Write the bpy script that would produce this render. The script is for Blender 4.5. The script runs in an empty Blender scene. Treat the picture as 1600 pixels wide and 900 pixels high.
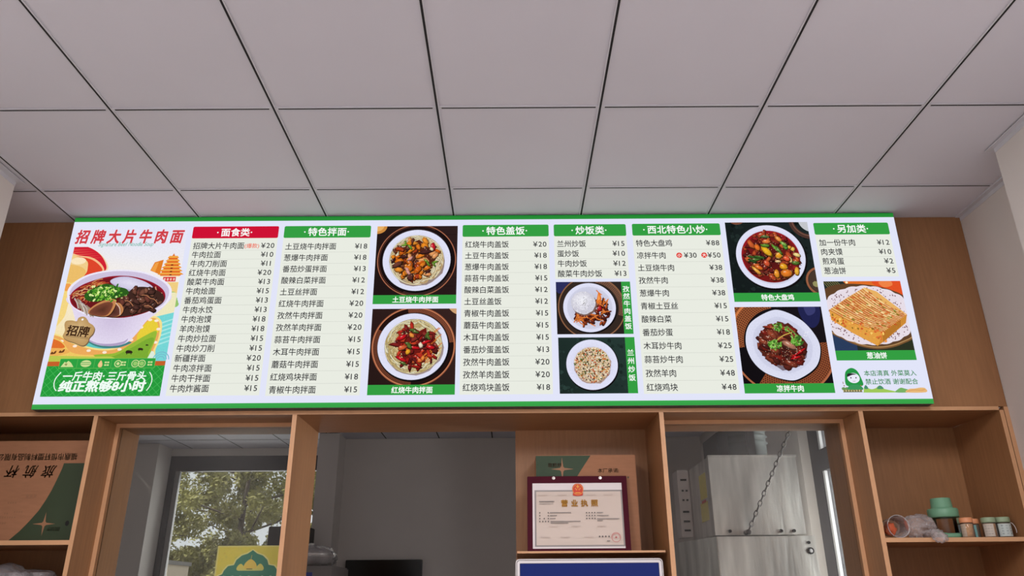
import bpy, bmesh, math, random
from mathutils import Vector, Matrix, noise

SC = bpy.context.scene
COL = SC.collection
R = random.Random(7)

# ------------------------------------------------------------------ camera
CAM_Z = 1.55
F_PX, PITCH, YAW, ROLL = 1195.2, 0.3836, 0.0022, 0.0070
cp, sp, cy_, sy_, cr, sr = math.cos(PITCH), math.sin(PITCH), math.cos(YAW), math.sin(YAW), math.cos(ROLL), math.sin(ROLL)
xa = Vector((cy_, -sy_, 0)); ya = Vector((sy_, cy_, 0)); za = Vector((0, 0, 1))
fwd = cp * ya + sp * za
upv = -sp * ya + cp * za
rgt = cr * xa - sr * upv
upr = sr * xa + cr * upv
cam = bpy.data.cameras.new('camera'); camo = bpy.data.objects.new('camera', cam); COL.objects.link(camo)
M = Matrix((rgt, upr, -fwd)).transposed().to_4x4(); M.translation = (0, 0, CAM_Z)
camo.matrix_world = M
cam.sensor_width = 36.0; cam.lens = F_PX / 1600 * 36.0; cam.clip_start = 0.05; cam.clip_end = 200
SC.camera = camo
SC.view_settings.view_transform = 'Standard'; SC.view_settings.look = 'None'
SC.view_settings.gamma = 1.0; SC.view_settings.use_curve_mapping = False
SC.view_settings.exposure = 0.0

# ------------------------------------------------------------------ sky and lamps
W = bpy.data.worlds.new('sky'); SC.world = W; W.use_nodes = True
W.node_tree.nodes['Background'].inputs[0].default_value = (0.93, 0.95, 1.0, 1)
W.node_tree.nodes['Background'].inputs[1].default_value = 0.85
def area(name, loc, rot, sx, sy, power, col):
    l = bpy.data.lights.new(name, 'AREA'); l.shape = 'RECTANGLE'; l.size = sx; l.size_y = sy; l.energy = power; l.color = col
    o = bpy.data.objects.new(name, l); COL.objects.link(o); o.location = loc; o.rotation_euler = rot
    return o
# ceiling lamps added out of view to light the room; daylight through the kitchen's side window and its back window
ADDED_PANELS = [(x, y) for x in (-1.1656, 1.2344) for y in (0.5606, -0.6394)]
for px_, py_ in ADDED_PANELS: area('added_ceiling_lamp', (px_, py_, 3.209), (0, 0, 0), 0.56, 1.16, 43, (1.0, 0.98, 1.0))
area('side_window_daylight', (2.75, 4.9, 1.9), (0, math.radians(90), 0), 1.6, 1.3, 98, (1.0, 0.98, 0.99))
area('back_window_daylight', (-3.0, 9.75, 2.0), (math.radians(-90), 0, 0), 1.8, 1.8, 22, (1.0, 0.98, 0.97))
sun = bpy.data.lights.new('sun', 'SUN'); sun.energy = 3.4; sun.angle = 0.05; sun.color = (1, 0.94, 0.85)
suno = bpy.data.objects.new('sun', sun); COL.objects.link(suno); suno.rotation_euler = Vector((0.66, 0.36, -0.66)).to_track_quat('-Z', 'Y').to_euler()

# ------------------------------------------------------------------ helpers
def lin(c):
    out = []
    for v in c[:3]:
        v = max(0.0, min(255.0, v)) / 255
        out.append(v / 12.92 if v <= 0.04045 else ((v + 0.055) / 1.055) ** 2.4)
    return tuple(out)
def mul(c, k): return tuple(min(255, v * k) for v in c)
def mix(a, b, t): return tuple(x + (y - x) * t for x, y in zip(a, b))

def node_mat(name):
    m = bpy.data.materials.new(name); m.use_nodes = True
    nt = m.node_tree
    return m, nt, nt.nodes['Principled BSDF'], nt.nodes['Material Output']
def mat(name, c, rough=0.5, metal=0.0, var=0.06, scale=6.0, bump=0.0, stretch=(1, 1, 1), spec=0.5, coat=0.0):
    m, nt, b, out = node_mat(name)
    c = lin(c)
    tc = nt.nodes.new('ShaderNodeTexCoord'); mp = nt.nodes.new('ShaderNodeMapping'); mp.inputs['Scale'].default_value = stretch
    nz = nt.nodes.new('ShaderNodeTexNoise'); nz.inputs['Scale'].default_value = scale; nz.inputs['Detail'].default_value = 5
    rp = nt.nodes.new('ShaderNodeValToRGB')
    rp.color_ramp.elements[0].position = 0.3; rp.color_ramp.elements[1].position = 0.7
    rp.color_ramp.elements[0].color = (*[v * (1 - var) for v in c], 1); rp.color_ramp.elements[1].color = (*[min(1, v * (1 + var)) for v in c], 1)
    L = nt.links.new
    L(tc.outputs['Object'], mp.inputs[0]); L(mp.outputs[0], nz.inputs[0]); L(nz.outputs[0], rp.inputs[0]); L(rp.outputs[0], b.inputs['Base Color'])
    b.inputs['Roughness'].default_value = rough; b.inputs['Metallic'].default_value = metal
    b.inputs['Specular IOR Level'].default_value = spec; b.inputs['Coat Weight'].default_value = coat
    if bump:
        bp = nt.nodes.new('ShaderNodeBump'); bp.inputs['Strength'].default_value = bump; bp.inputs['Distance'].default_value = 0.01
        L(nz.outputs[0], bp.inputs['Height']); L(bp.outputs[0], b.inputs['Normal'])
    return m
def glass_mat(name, tint=(1, 1, 1), rough=0.0, body=0.0, bodycol=(1, 1, 1), ior=1.45, crinkle=0.0):
    m, nt, b, out = node_mat(name)
    nt.nodes.remove(b)
    tr = nt.nodes.new('ShaderNodeBsdfTransparent'); tr.inputs[0].default_value = (*tint, 1)
    gl = nt.nodes.new('ShaderNodeBsdfGlossy'); gl.inputs['Roughness'].default_value = rough
    if crinkle:
        vz = nt.nodes.new('ShaderNodeTexNoise'); vz.inputs['Scale'].default_value = 20; vz.inputs['Detail'].default_value = 3; vz.inputs['Distortion'].default_value = 1.5
        tz = nt.nodes.new('ShaderNodeTexCoord'); bz = nt.nodes.new('ShaderNodeBump'); bz.inputs['Strength'].default_value = crinkle; bz.inputs['Distance'].default_value = 0.02
        nt.links.new(tz.outputs['Object'], vz.inputs[0]); nt.links.new(vz.outputs[0], bz.inputs['Height']); nt.links.new(bz.outputs[0], gl.inputs['Normal'])
    fr = nt.nodes.new('ShaderNodeFresnel'); fr.inputs[0].default_value = ior
    mx = nt.nodes.new('ShaderNodeMixShader')
    nt.links.new(fr.outputs[0], mx.inputs[0]); nt.links.new(tr.outputs[0], mx.inputs[1]); nt.links.new(gl.outputs[0], mx.inputs[2])
    last = mx.outputs[0]
    if body:
        df = nt.nodes.new('ShaderNodeBsdfDiffuse'); df.inputs[0].default_value = (*bodycol, 1)
        nz = nt.nodes.new('ShaderNodeTexNoise'); nz.inputs['Scale'].default_value = 30; tc = nt.nodes.new('ShaderNodeTexCoord')
        nt.links.new(tc.outputs['Object'], nz.inputs[0])
        mm = nt.nodes.new('ShaderNodeMath'); mm.operation = 'MULTIPLY'; mm.inputs[1].default_value = body * 2
        nt.links.new(nz.outputs[0], mm.inputs[0])
        m2 = nt.nodes.new('ShaderNodeMixShader')
        nt.links.new(mm.outputs[0], m2.inputs[0]); nt.links.new(last, m2.inputs[1]); nt.links.new(df.outputs[0], m2.inputs[2]); last = m2.outputs[0]
    nt.links.new(last, out.inputs[0])
    return m
def print_mat(name, emit, strength=1.0, grain=0.0, gscale=160.0, rough=0.6):
    """ink read from the colour attribute; backlit when emit, else an ordinary matt print"""
    m, nt, b, out = node_mat(name)
    at = nt.nodes.new('ShaderNodeAttribute'); at.attribute_name = 'Col'
    src = at.outputs['Color']
    if grain:
        tc = nt.nodes.new('ShaderNodeTexCoord'); nz = nt.nodes.new('ShaderNodeTexNoise'); nz.inputs['Scale'].default_value = gscale; nz.inputs['Detail'].default_value = 3
        nt.links.new(tc.outputs['Object'], nz.inputs[0])
        mr = nt.nodes.new('ShaderNodeMapRange'); mr.inputs[1].default_value = 0.3; mr.inputs[2].default_value = 0.7; mr.inputs[3].default_value = 1 - grain; mr.inputs[4].default_value = 1 + grain
        nt.links.new(nz.outputs[0], mr.inputs[0])
        vm = nt.nodes.new('ShaderNodeVectorMath'); vm.operation = 'SCALE'
        nt.links.new(src, vm.inputs[0]); nt.links.new(mr.outputs[0], vm.inputs['Scale']); src = vm.outputs[0]
    if emit:
        nt.nodes.remove(b)
        em = nt.nodes.new('ShaderNodeEmission'); em.inputs[1].default_value = strength
        nt.links.new(src, em.inputs[0]); nt.links.new(em.outputs[0], out.inputs[0])
        if emit == 'small': m.cycles.emission_sampling = 'NONE'
    else:
        nt.links.new(src, b.inputs['Base Color']); b.inputs['Roughness'].default_value = rough
    return m

LOC = {}
def tag(o, label=None, cat=None, group=None, kind=None):
    if label: o['label'] = label
    if cat: o['category'] = cat
    if group: o['group'] = group
    if kind: o['kind'] = kind
    return o
def empty(name, loc, label=None, cat=None, group=None, kind=None):
    o = bpy.data.objects.new(name, None); COL.objects.link(o); o.location = loc; o.empty_display_size = 0.05
    LOC[o.name] = Vector(loc)
    return tag(o, label, cat, group, kind)
def link(name, me, mats, parent=None, smooth=False, loc=None):
    """vertices are given in world space; the object sits at its parent's base (or at loc)"""
    for m in (mats if isinstance(mats, (list, tuple)) else [mats]): me.materials.append(m)
    o = bpy.data.objects.new(name, me); COL.objects.link(o)
    if parent is not None:
        base = LOC[parent.name]; o.parent = parent
    else:
        base = Vector(loc) if loc is not None else Vector((0, 0, 0)); o.location = base
    LOC[o.name] = base
    if base.length: me.transform(Matrix.Translation(-base))
    if smooth:
        for p in me.polygons: p.use_smooth = True
    return o

class MB:
    """a mesh under construction"""
    def __init__(s): s.v = []; s.f = []; s.m = []
    def face(s, pts, m=0):
        i = len(s.v); s.v += [tuple(p) for p in pts]; s.f.append(tuple(range(i, i + len(pts)))); s.m.append(m)
    def box(s, x0, x1, y0, y1, z0, z1, m=0, front=None, bottom=None):
        i = len(s.v)
        s.v += [(x0, y0, z0), (x1, y0, z0), (x1, y1, z0), (x0, y1, z0), (x0, y0, z1), (x1, y0, z1), (x1, y1, z1), (x0, y1, z1)]
        for q, mm in (((0, 3, 2, 1), bottom if bottom is not None else m), ((4, 5, 6, 7), m), ((0, 1, 5, 4), front if front is not None else m), ((1, 2, 6, 5), m), ((2, 3, 7, 6), m), ((3, 0, 4, 7), m)):
            s.f.append(tuple(i + k for k in q)); s.m.append(mm)
        return s
    def obox(s, o, ax, ay, az, m=0):
        """box spanned by three edge vectors from corner o"""
        i = len(s.v); o, ax, ay, az = map(Vector, (o, ax, ay, az))
        s.v += [tuple(p) for p in (o, o + ax, o + ax + ay, o + ay, o + az, o + ax + az, o + ax + ay + az, o + ay + az)]
        for q in ((0, 3, 2, 1), (4, 5, 6, 7), (0, 1, 5, 4), (1, 2, 6, 5), (2, 3, 7, 6), (3, 0, 4, 7)):
            s.f.append(tuple(i + k for k in q)); s.m.append(m)
        return s
    def lathe(s, prof, c, axis='z', n=32, m=0, cap=True):
        """prof: (radius, height) list"""
        i = len(s.v); c = Vector(c)
        for r, h in prof:
            for k in range(n):
                a = 2 * math.pi * k / n; p = (r * math.cos(a), r * math.sin(a), h)
                if axis == 'y': p = (p[0], p[2], p[1])
                if axis == 'x': p = (p[2], p[0], p[1])
                s.v.append(tuple(c + Vector(p)))
        for j in range(len(prof) - 1):
            for k in range(n):
                a, b = i + j * n + k, i + j * n + (k + 1) % n
                s.f.append((a, b, b + n, a + n)); s.m.append(m)
        if cap:
            s.f.append(tuple(i + k for k in range(n))[::-1]); s.m.append(m)
            s.f.append(tuple(i + (len(prof) - 1) * n + k for k in range(n))); s.m.append(m)
        return s
    def tube(s, pts, r, n=8, m=0, closed=False):
        pts = [Vector(p) for p in pts]; i = len(s.v); N = len(pts)
        for j, p in enumerate(pts):
            a = pts[(j - 1) % N] if (closed or j > 0) else p; b = pts[(j + 1) % N] if (closed or j < N - 1) else p
            t = (b - a).normalized(); u = t.orthogonal().normalized() if abs(t.z) > 0.99 else t.cross(Vector((0, 0, 1))).normalized(); w = t.cross(u)
            rr = r[j] if isinstance(r, (list, tuple)) else r
            for k in range(n):
                q = 2 * math.pi * k / n; s.v.append(tuple(p + rr * (math.cos(q) * u + math.sin(q) * w)))
        for j in range(N if closed else N - 1):
            for k in range(n):
                a = i + j * n + k; b = i + j * n + (k + 1) % n; c = i + ((j + 1) % N) * n + (k + 1) % n; d = i + ((j + 1) % N) * n + k
                s.f.append((a, b, c, d)); s.m.append(m)
        if not closed:
            s.f.append(tuple(i + k for k in range(n))[::-1]); s.m.append(m); s.f.append(tuple(i + (N - 1) * n + k for k in range(n))); s.m.append(m)
        return s
    def mesh(s, name, bevel=0.0):
        me = bpy.data.meshes.new(name); me.from_pydata(s.v, [], s.f)
        me.polygons.foreach_set('material_index', s.m)
        bm = bmesh.new(); bm.from_mesh(me)
        bmesh.ops.recalc_face_normals(bm, faces=bm.faces)
        if bevel: bmesh.ops.bevel(bm, geom=[e for e in bm.edges if len(e.link_faces) == 2 and e.calc_face_angle(0) > 0.5], offset=bevel, segments=2, affect='EDGES', clamp_overlap=True)
        bm.to_mesh(me); bm.free(); me.update()
        return me
    def build(s, name, mats, parent=None, smooth=False, bevel=0.0, loc=None):
        return link(name, s.mesh(name, bevel), mats, parent, smooth, loc)

# ---- glyphs of Blender's own font, cached per character
GL = {}
def glyph(ch):
    key = ch
    if key not in GL:
        cu = bpy.data.curves.new('glyph', 'FONT'); cu.body = ch; cu.resolution_u = 3
        o = bpy.data.objects.new('glyph', cu); COL.objects.link(o)
        me = bpy.data.meshes.new_from_object(o.evaluated_get(bpy.context.evaluated_depsgraph_get()))
        vs = [(v.co.x, v.co.y) for v in me.vertices]; fs = [tuple(p.vertices) for p in me.polygons]
        bpy.data.objects.remove(o); bpy.data.curves.remove(cu); bpy.data.meshes.remove(me)
        if ord(ch) < 0x100 and vs and ch not in '·':
            m0 = min(v[0] for v in vs); vs = [(v[0] - m0 + .03, v[1]) for v in vs]
        if ord(ch) > 0x2000: adv = 1.0
        elif ch in ' ': adv = 0.3
        elif ch == '·': adv = 0.45
        else: adv = (max(v[0] for v in vs) + 0.05) if vs else 0.3
        if ch == '1': vs = [(v[0] + .03, v[1]) for v in vs]; adv = 0.40
        GL[key] = (vs, fs, adv)
    return GL[key]

class Art:
    """flat printed artwork: (u right, v down) in metres on a plane, stacked in very thin layers"""
    def __init__(s, fn, step=6e-6, off=0.0): s.fn = fn; s.v = []; s.f = []; s.c = []; s.off = off; s.step = step
    def _v(s, p): s.v.append(s.fn(p[0], p[1], s.off)); return len(s.v) - 1
    def lift(s): s.off += s.step
    def poly(s, pts, col):
        s.f.append([s._v(p) for p in pts]); s.c.append([lin(col)] * len(pts)); s.lift()
    def grad(s, quad, cols):
        s.f.append([s._v(p) for p in quad]); s.c.append([lin(c) for c in cols]); s.lift()
    def rect(s, u0, v0, u1, v1, col): s.poly([(u0, v0), (u1, v0), (u1, v1), (u0, v1)], col)
    def fan(s, c, rim, cc, rc):
        i = s._v(c); k = [s._v(p) for p in rim]; a, b = lin(cc), lin(rc)
        for j in range(len(k)):
            s.f.append([i, k[j], k[(j + 1) % len(k)]]); s.c.append([a, b, b])
        s.lift()
    def disc(s, cx, cy, rx, ry, col, rim=None, n=48):
        pts = [(cx + rx * math.cos(2 * math.pi * k / n), cy + ry * math.sin(2 * math.pi * k / n)) for k in range(n)]
        s.fan((cx, cy), pts, col, rim or col)
    def ring(s, cx, cy, r0, r1, col, n=64, a0=0, a1=2 * math.pi, clip=None):
        for k in range(n):
            a, b = a0 + (a1 - a0) * k / n, a0 + (a1 - a0) * (k + 1) / n
            q = [(cx + r * math.cos(t), cy + r * math.sin(t)) for r, t in ((r0, a), (r1, a), (r1, b), (r0, b))]
            if clip: q = clipped(q, clip)
            if len(q) > 2: s.f.append([s._v(p) for p in q]); s.c.append([lin(col)] * len(q))
        s.lift()
    def strand(s, pts, w, col, col2=None, clip=None):
        n = len(pts); L = []
        for j in range(n):
            a = pts[max(j - 1, 0)]; b = pts[min(j + 1, n - 1)]; dx, dy = b[0] - a[0], b[1] - a[1]; d = math.hypot(dx, dy) or 1
            L.append(((pts[j][0] - dy / d * w / 2, pts[j][1] + dx / d * w / 2), (pts[j][0] + dy / d * w / 2, pts[j][1] - dx / d * w / 2)))
        c1 = lin(col); c2 = lin(col2 or col)
        for j in range(n - 1):
            q = [L[j][0], L[j + 1][0], L[j + 1][1], L[j][1]]
            cc = [c1, c1, c2, c2]
            if clip: q = clipped(q, clip); cc = [c1] * len(q)
            if len(q) > 2: s.f.append([s._v(p) for p in q]); s.c.append(cc)
        s.lift()
    def text(s, t, u, v, size, col, bold=0.0, align='l', track=1.0, shear=0.0, rot=0.0, sx=1.0, width=None):
        """v is the middle line of the characters; width stretches the line to that length"""
        advs = [glyph(ch)[2] * track for ch in t]; total = sum(advs) * size * sx
        if width: sx *= width / total; total = width
        x = 0.0 if align == 'l' else (-total if align == 'r' else -total / 2)
        cs, sn = math.cos(rot), math.sin(rot); lc = lin(col)
        for ch, ad in zip(t, advs):
            vs, fs, _ = glyph(ch)
            yc = 0.37 if ord(ch) > 0x2000 else 0.345
            # a heavier weight is the same outline struck several times, a hair apart
            b2 = bold * .7
            for bx_, by_ in ([(0, 0)] if bold < .004 else [(-bold, 0), (bold, 0)] if bold < .008 else [(-bold, 0), (bold, 0), (0, bold), (0, -bold), (b2, b2), (-b2, b2), (b2, -b2), (-b2, -b2)]):
                base = len(s.v)
                for gx, gy in vs:
                    px = x + (gx + bx_) * size * sx + shear * (gy - yc) * size; py = -(gy + by_ - yc) * size
                    s.v.append(s.fn(u + px * cs - py * sn, v + px * sn + py * cs, s.off))
                for f in fs: s.f.append([base + k for k in f]); s.c.append([lc] * len(f))
            x += ad * size * sx
        s.lift()
    def build(s, name, m, parent=None, loc=None):
        me = bpy.data.meshes.new(name); me.from_pydata(s.v, [], s.f)
        ca = me.color_attributes.new('Col', 'FLOAT_COLOR', 'CORNER')
        flat = []
        for cl in s.c:
            for c in cl: flat += [c[0], c[1], c[2], 1.0]
        ca.data.foreach_set('color', flat)
        return link(name, me, m, parent, False, loc)
def clipped(poly, rect):
    u0, v0, u1, v1 = rect
    for ax, lim, sg in ((0, u0, 1), (0, u1, -1), (1, v0, 1), (1, v1, -1)):
        out = []
        for i in range(len(poly)):
            a, b = poly[i], poly[(i + 1) % len(poly)]; da, db = sg * (a[ax] - lim), sg * (b[ax] - lim)
            if da >= 0: out.append(a)
            if (da >= 0) != (db >= 0):
                t = da / (da - db); out.append((a[0] + t * (b[0] - a[0]), a[1] + t * (b[1] - a[1])))
        poly = out
        if not poly: break
    return poly
def smooth(pts, n=6, closed=True):
    out = []; N = len(pts)
    g = (lambda i: pts[i % N]) if closed else (lambda i: pts[max(0, min(N - 1, i))])
    for i in range(N if closed else N - 1):
        p0, p1, p2, p3 = g(i - 1), g(i), g(i + 1), g(i + 2)
        for k in range(n):
            t = k / n
            out.append(tuple(0.5 * (2 * b + (c - a) * t + (2 * a - 5 * b + 4 * c - d) * t * t + (3 * b - a - 3 * c + d) * t ** 3) for a, b, c, d in zip(p0, p1, p2, p3)))
    if not closed: out.append(tuple(pts[-1]))
    return out
def rrect(u0, v0, u1, v1, r, n=5):
    out = []
    for cx, cy, a in ((u1 - r, v0 + r, -90), (u1 - r, v1 - r, 0), (u0 + r, v1 - r, 90), (u0 + r, v0 + r, 180)):
        for k in range(n + 1):
            t = math.radians(a + 90 * k / n); out.append((cx + r * math.cos(t), cy + r * math.sin(t)))
    return out

# ------------------------------------------------------------------ materials
WOOD = mat('brown_laminate', (157, 111, 73), 0.45, var=0.10, scale=9, stretch=(9, 9, 0.7))
WOODH = mat('brown_laminate_level', (157, 111, 73), 0.45, var=0.10, scale=9, stretch=(0.7, 9, 9))
EDGE = mat('pale_edge_banding', (210, 160, 118), 0.5, var=0.05, scale=14)
PAINT = mat('white_wall_paint', (216, 209, 204), 0.7, var=0.02, scale=3)
TILE = mat('white_ceiling_tile', (213, 211, 220), 0.8, var=0.015, scale=2.5)
BAR = mat('white_ceiling_bar', (206, 205, 212), 0.55, var=0.02)
GROOVE = mat('black_bar_groove', (22, 18, 20), 0.8, var=0.02)
FLOOR = mat('pale_floor_tile', (184, 182, 182), 0.35, var=0.06, scale=2)
DARKMETAL = mat('dark_grey_window_metal', (74, 72, 76), 0.45, metal=0.2, var=0.03)
STEEL = mat('stainless_steel', (216, 213, 208), 0.36, metal=0.88, var=0.28, scale=4.0, bump=0.55, stretch=(3.0, 3.0, 0.4))
STEELD = mat('dull_galvanised_duct', (48, 54, 52), 0.6, metal=0.3, var=0.15, scale=7, bump=0.1)
GLASS = glass_mat('window_glass', (0.94, 0.95, 0.94), body=0.010, bodycol=(0.75, 0.72, 0.72), ior=1.3)
INK = print_mat('backlit_print', 'small', 1.0)
PHOTO = print_mat('backlit_food_photo', 'small', 1.0, grain=0.045, gscale=150)
FACE = print_mat('backlit_sign_face', True, 1.0)
MATTE = print_mat('matt_print', False)
HOUSING = mat('sign_housing_grey', (70, 70, 74), 0.5, metal=0.3)
CARD = mat('brown_cardboard', (162, 112, 80), 0.75, var=0.05, scale=20, stretch=(1, 1, 5))
BLACK = mat('black_plastic', (14, 13, 14), 0.35)

# ------------------------------------------------------------------ the room
CEIL = 3.217
SX0, SY0, GRID = -0.2656, 2.9606, 0.6
def struct(o): o['kind'] = 'structure'; return o
struct(MB().box(-4.7, 2.6, -4.05, 9.4, -0.08, 0).build('floor', FLOOR))

def grid_ceiling(name, x0, x1, y0, y1, px, py, w=0.0085, g=0.0040):
    """plain lay-in tiles with grooved bars: main bars run in depth, cross bars stop against them"""
    t = MB(); b = MB()
    xs = sorted(px + GRID * k for k in range(-12, 12) if x0 < px + GRID * k < x1)
    ys = sorted(py + GRID * k for k in range(-16, 16) if y0 < py + GRID * k < y1)
    ex = [x0 - w] + xs + [x1 + w]; ey = [y0 - w] + ys + [y1 + w]
    for i in range(len(ex) - 1):
        for j in range(len(ey) - 1):
            a, c, d, e = ex[i] + w, ex[i + 1] - w, ey[j] + w, ey[j + 1] - w
            t.box(a, c, d, e, CEIL + 0.0045, CEIL + 0.02)
    def bar(p0, p1, q0, q1, along):
        lo, hi = CEIL, CEIL + 0.014
        if along == 'y':
            m = (p0 + p1) / 2
            b.box(p0, m - g, q0, q1, lo, hi); b.box(m + g, p1, q0, q1, lo, hi); b.box(m - g, m + g, q0, q1, lo + 0.0008, hi, 1)
        else:
            m = (q0 + q1) / 2
            b.box(p0, p1, q0, m - g, lo, hi); b.box(p0, p1, m + g, q1, lo, hi); b.box(p0, p1, m - g, m + g, lo + 0.0008, hi, 1)
    for x in xs: bar(x - w, x + w, y0, y1, 'y')
    for y in ys:
        for i in range(len(ex) - 1):
            bar(ex[i] + w + (0.008 if i else 0), ex[i + 1] - w - (0.008 if i < len(ex) - 2 else 0), y - w, y + w, 'x')
            if i: 
                b.box(ex[i] + w, ex[i] + w + 0.008, y - w, y + w, CEIL, CEIL + 0.014)
            if i < len(ex) - 2: b.box(ex[i + 1] - w - 0.008, ex[i + 1] - w, y - w, y + w, CEIL, CEIL + 0.014)
    c = struct(t.build(name, TILE)); b.build('ceiling_grid', [BAR, GROOVE], c)
    MB().box(x0, x1, y0, y1, CEIL + 0.022, CEIL + 0.05).build('ceiling_slab', TILE, c)
grid_ceiling('ceiling', -2.6, 2.25, -4.0, 3.275, SX0, SY0)
for px_, py_ in ADDED_PANELS:
    a = MB(); a.box(px_ - .295, px_ + .295, py_ - .595, py_ + .595, CEIL - .004, CEIL - .0005); a.build('added_lamp_frame', BAR, bpy.data.objects['ceiling'])  # frames made up for the added lamps, out of view
FZ, CABD = 3.26, 3.635            # facade plane and back of the cabinets
struct(MB().box(2.147, 2.30, -4.0, 3.29, 0, CEIL).build('wall_right', PAINT))
struct(MB().box(-2.60, -2.47, -4.0, 3.29, 0, CEIL).build('wall_left', PAINT))
struct(MB().box(1.955, 2.146, 1.2, 2.652, 0, CEIL - 0.001).build('pillar_right', PAINT))
struct(MB().box(-2.469, -2.122, 1.2, 2.875, 0, CEIL - 0.001).build('pillar_left', PAINT))
# metal angles where the ceiling meets the walls
a = MB()
a.box(1.932, 1.955, -3.9, 2.675, CEIL - 0.004, CEIL - 0.0002); a.box(1.9525, 1.955, -3.9, 2.652, CEIL - 0.022, CEIL - 0.004)
struct(a.build('trim_1', BAR))
a = MB(); a.box(2.124, 2.147, 2.652, 3.26, CEIL - 0.004, CEIL - 0.0002); a.box(2.1445, 2.147, 2.652, 3.26, CEIL - 0.022, CEIL - 0.004)
struct(a.build('trim_2', BAR))
a = MB(); a.box(-2.122, -2.092, -3.9, 2.895, CEIL - 0.004, CEIL - 0.0002); a.box(-2.122, -2.1195, -3.9, 2.875, CEIL - 0.022, CEIL - 0.004)
struct(a.build('trim_3', BAR))
# shop front: solid all round a wide glazed opening
a = MB(); a.box(-2.6, 2.3, -4.05, -4.0, 2.75, CEIL); a.box(-2.6, -2.1, -4.05, -4.0, 0, 2.75); a.box(2.1, 2.3, -4.05, -4.0, 0, 2.75)
struct(a.build('wall_front', PAINT))

# wood panel above the cabinets and the long board below it
ZB0, ZB1 = 2.284, 2.300
struct(MB().box(-2.468, 2.145, FZ, 3.285, ZB1, CEIL - 0.001).build('wall_back', WOOD))
struct(MB().box(-2.468, 2.106, FZ, CABD + 0.02, ZB0, ZB1, front=1).build('trim_4', [WOODH, EDGE]))

# ------------------------------------------------------------------ fitted cabinets
P1, P2, P3, P4 = (-1.796, -1.778), (-0.942, -0.923), (0.637, 0.656), (1.497, 1.516)
def post(x, z0=0.0, name='side_panel', parent=None, y1=CABD + 0.02):
    return MB().box(x[0], x[1], FZ, y1, z0, ZB0, front=1).build(name, [WOOD, EDGE], parent)
def shelf(x0, x1, z0, z1, name, parent, y0=FZ + 0.002):
    return MB().box(x0, x1, y0, CABD, z0, z1, front=1).build(name, [WOODH, EDGE], parent)
cl = empty('shelf_cabinet', (-2.12, 3.45, 0), 'brown laminate open shelf cabinet holding the upside-down green and brown carton', 'cabinet', 'open shelf cabinets at the ends of the counter front')
post((-2.468, -2.45), parent=cl); post(P1, parent=cl)
MB().box(-2.45, P1[0], CABD, CABD + 0.018, 0, ZB0).build('back_panel', WOOD, cl)
shelf(-2.45, P1[0], 1.757, 1.775, 'shelf', cl); shelf(-2.45, P1[0], 1.30, 1.318, 'shelf', cl); shelf(-2.45, P1[0], 0.08, 0.098, 'shelf', cl)
cr_ = empty('shelf_cabinet', (1.82, 3.45, 0), 'brown laminate open shelf cabinet with a row of small jars on its shelf', 'cabinet', 'open shelf cabinets at the ends of the counter front')
post(P4, parent=cr_); post((2.107, 2.125), parent=cr_)
MB().box(P4[1], 2.107, CABD, CABD + 0.018, 0, ZB0).build('back_panel', WOOD, cr_)
shelf(P4[1], 2.107, 1.745, 1.762, 'shelf', cr_); shelf(P4[1], 2.107, 1.30, 1.318, 'shelf', cr_); shelf(P4[1], 2.107, 0.08, 0.098, 'shelf', cr_)
struct(MB().box(2.128, 2.1465, FZ, 3.6, 0, ZB1 - 0.001, front=1).build('trim_5', [WOOD, EDGE]))
# open middle bay
cm = empty('open_bay_cabinet', (0.33, 3.45, 0), 'brown laminate niche behind the framed licence, open on one side to the kitchen', 'cabinet')
post(P3, parent=cm)
MB().box(0.019, P3[0], CABD, CABD + 0.018, 0, ZB0).build('back_panel', WOOD, cm)
MB().box(0.019, P3[0] - 0.002, 3.40, CABD, 1.15, 1.168, front=1).build('shelf', [WOODH, EDGE], cm)
struct(MB().box(P2[0], P2[1], FZ, CABD + 0.02, 0, ZB0, front=1).build('trim_6', [WOOD, EDGE]))

def bay_window(name, x0, x1):
    """glazed bay: a set-back wooden frame around one fixed pane"""
    w = struct(bpy.data.objects.new(name, None)); COL.objects.link(w); w.location = ((x0 + x1) / 2, 3.5, 0.9); LOC[w.name] = Vector(w.location)
    f = MB(); t = 0.018; y0, y1 = 3.425, 3.595
    f.box(x0, x0 + t, y0, y1, 0.9, ZB0, front=1); f.box(x1 - t, x1, y0, y1, 0.9, ZB0, front=1)
    f.box(x0 + t, x1 - t, y0, y1, ZB0 - t, ZB0, front=1); f.box(x0 + t, x1 - t, y0, y1, 0.9, 0.9 + t, front=1)
    f.build('window_frame', [WOOD, EDGE], w)
    MB().box(x0 + t, x1 - t, 3.447, 3.453, 0.9 + t, ZB0 - t).build('glass_pane', GLASS, w)
    MB().box(x0, x1, 3.425, 3.595, 0, 0.9).build('base_panel', WOOD, w)
bay_window('window_1', P1[1], P2[0])
bay_window('window_2', P3[1], P4[0])

sc_ = empty('added_counter', (0, 2.3, 0), 'brown laminate counter added out of view, shading the fitted cabinets from floor bounce', 'counter')  # unseen block added to cut light bouncing up from the floor
MB().box(-1.9, 1.7, 2.05, 2.55, 0, 1.02).build('added_counter_body', WOOD, sc_); MB().box(-1.93, 1.73, 2.02, 2.62, 1.02, 1.05, front=1).build('added_counter_top', [WOODH, EDGE], sc_)

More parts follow.
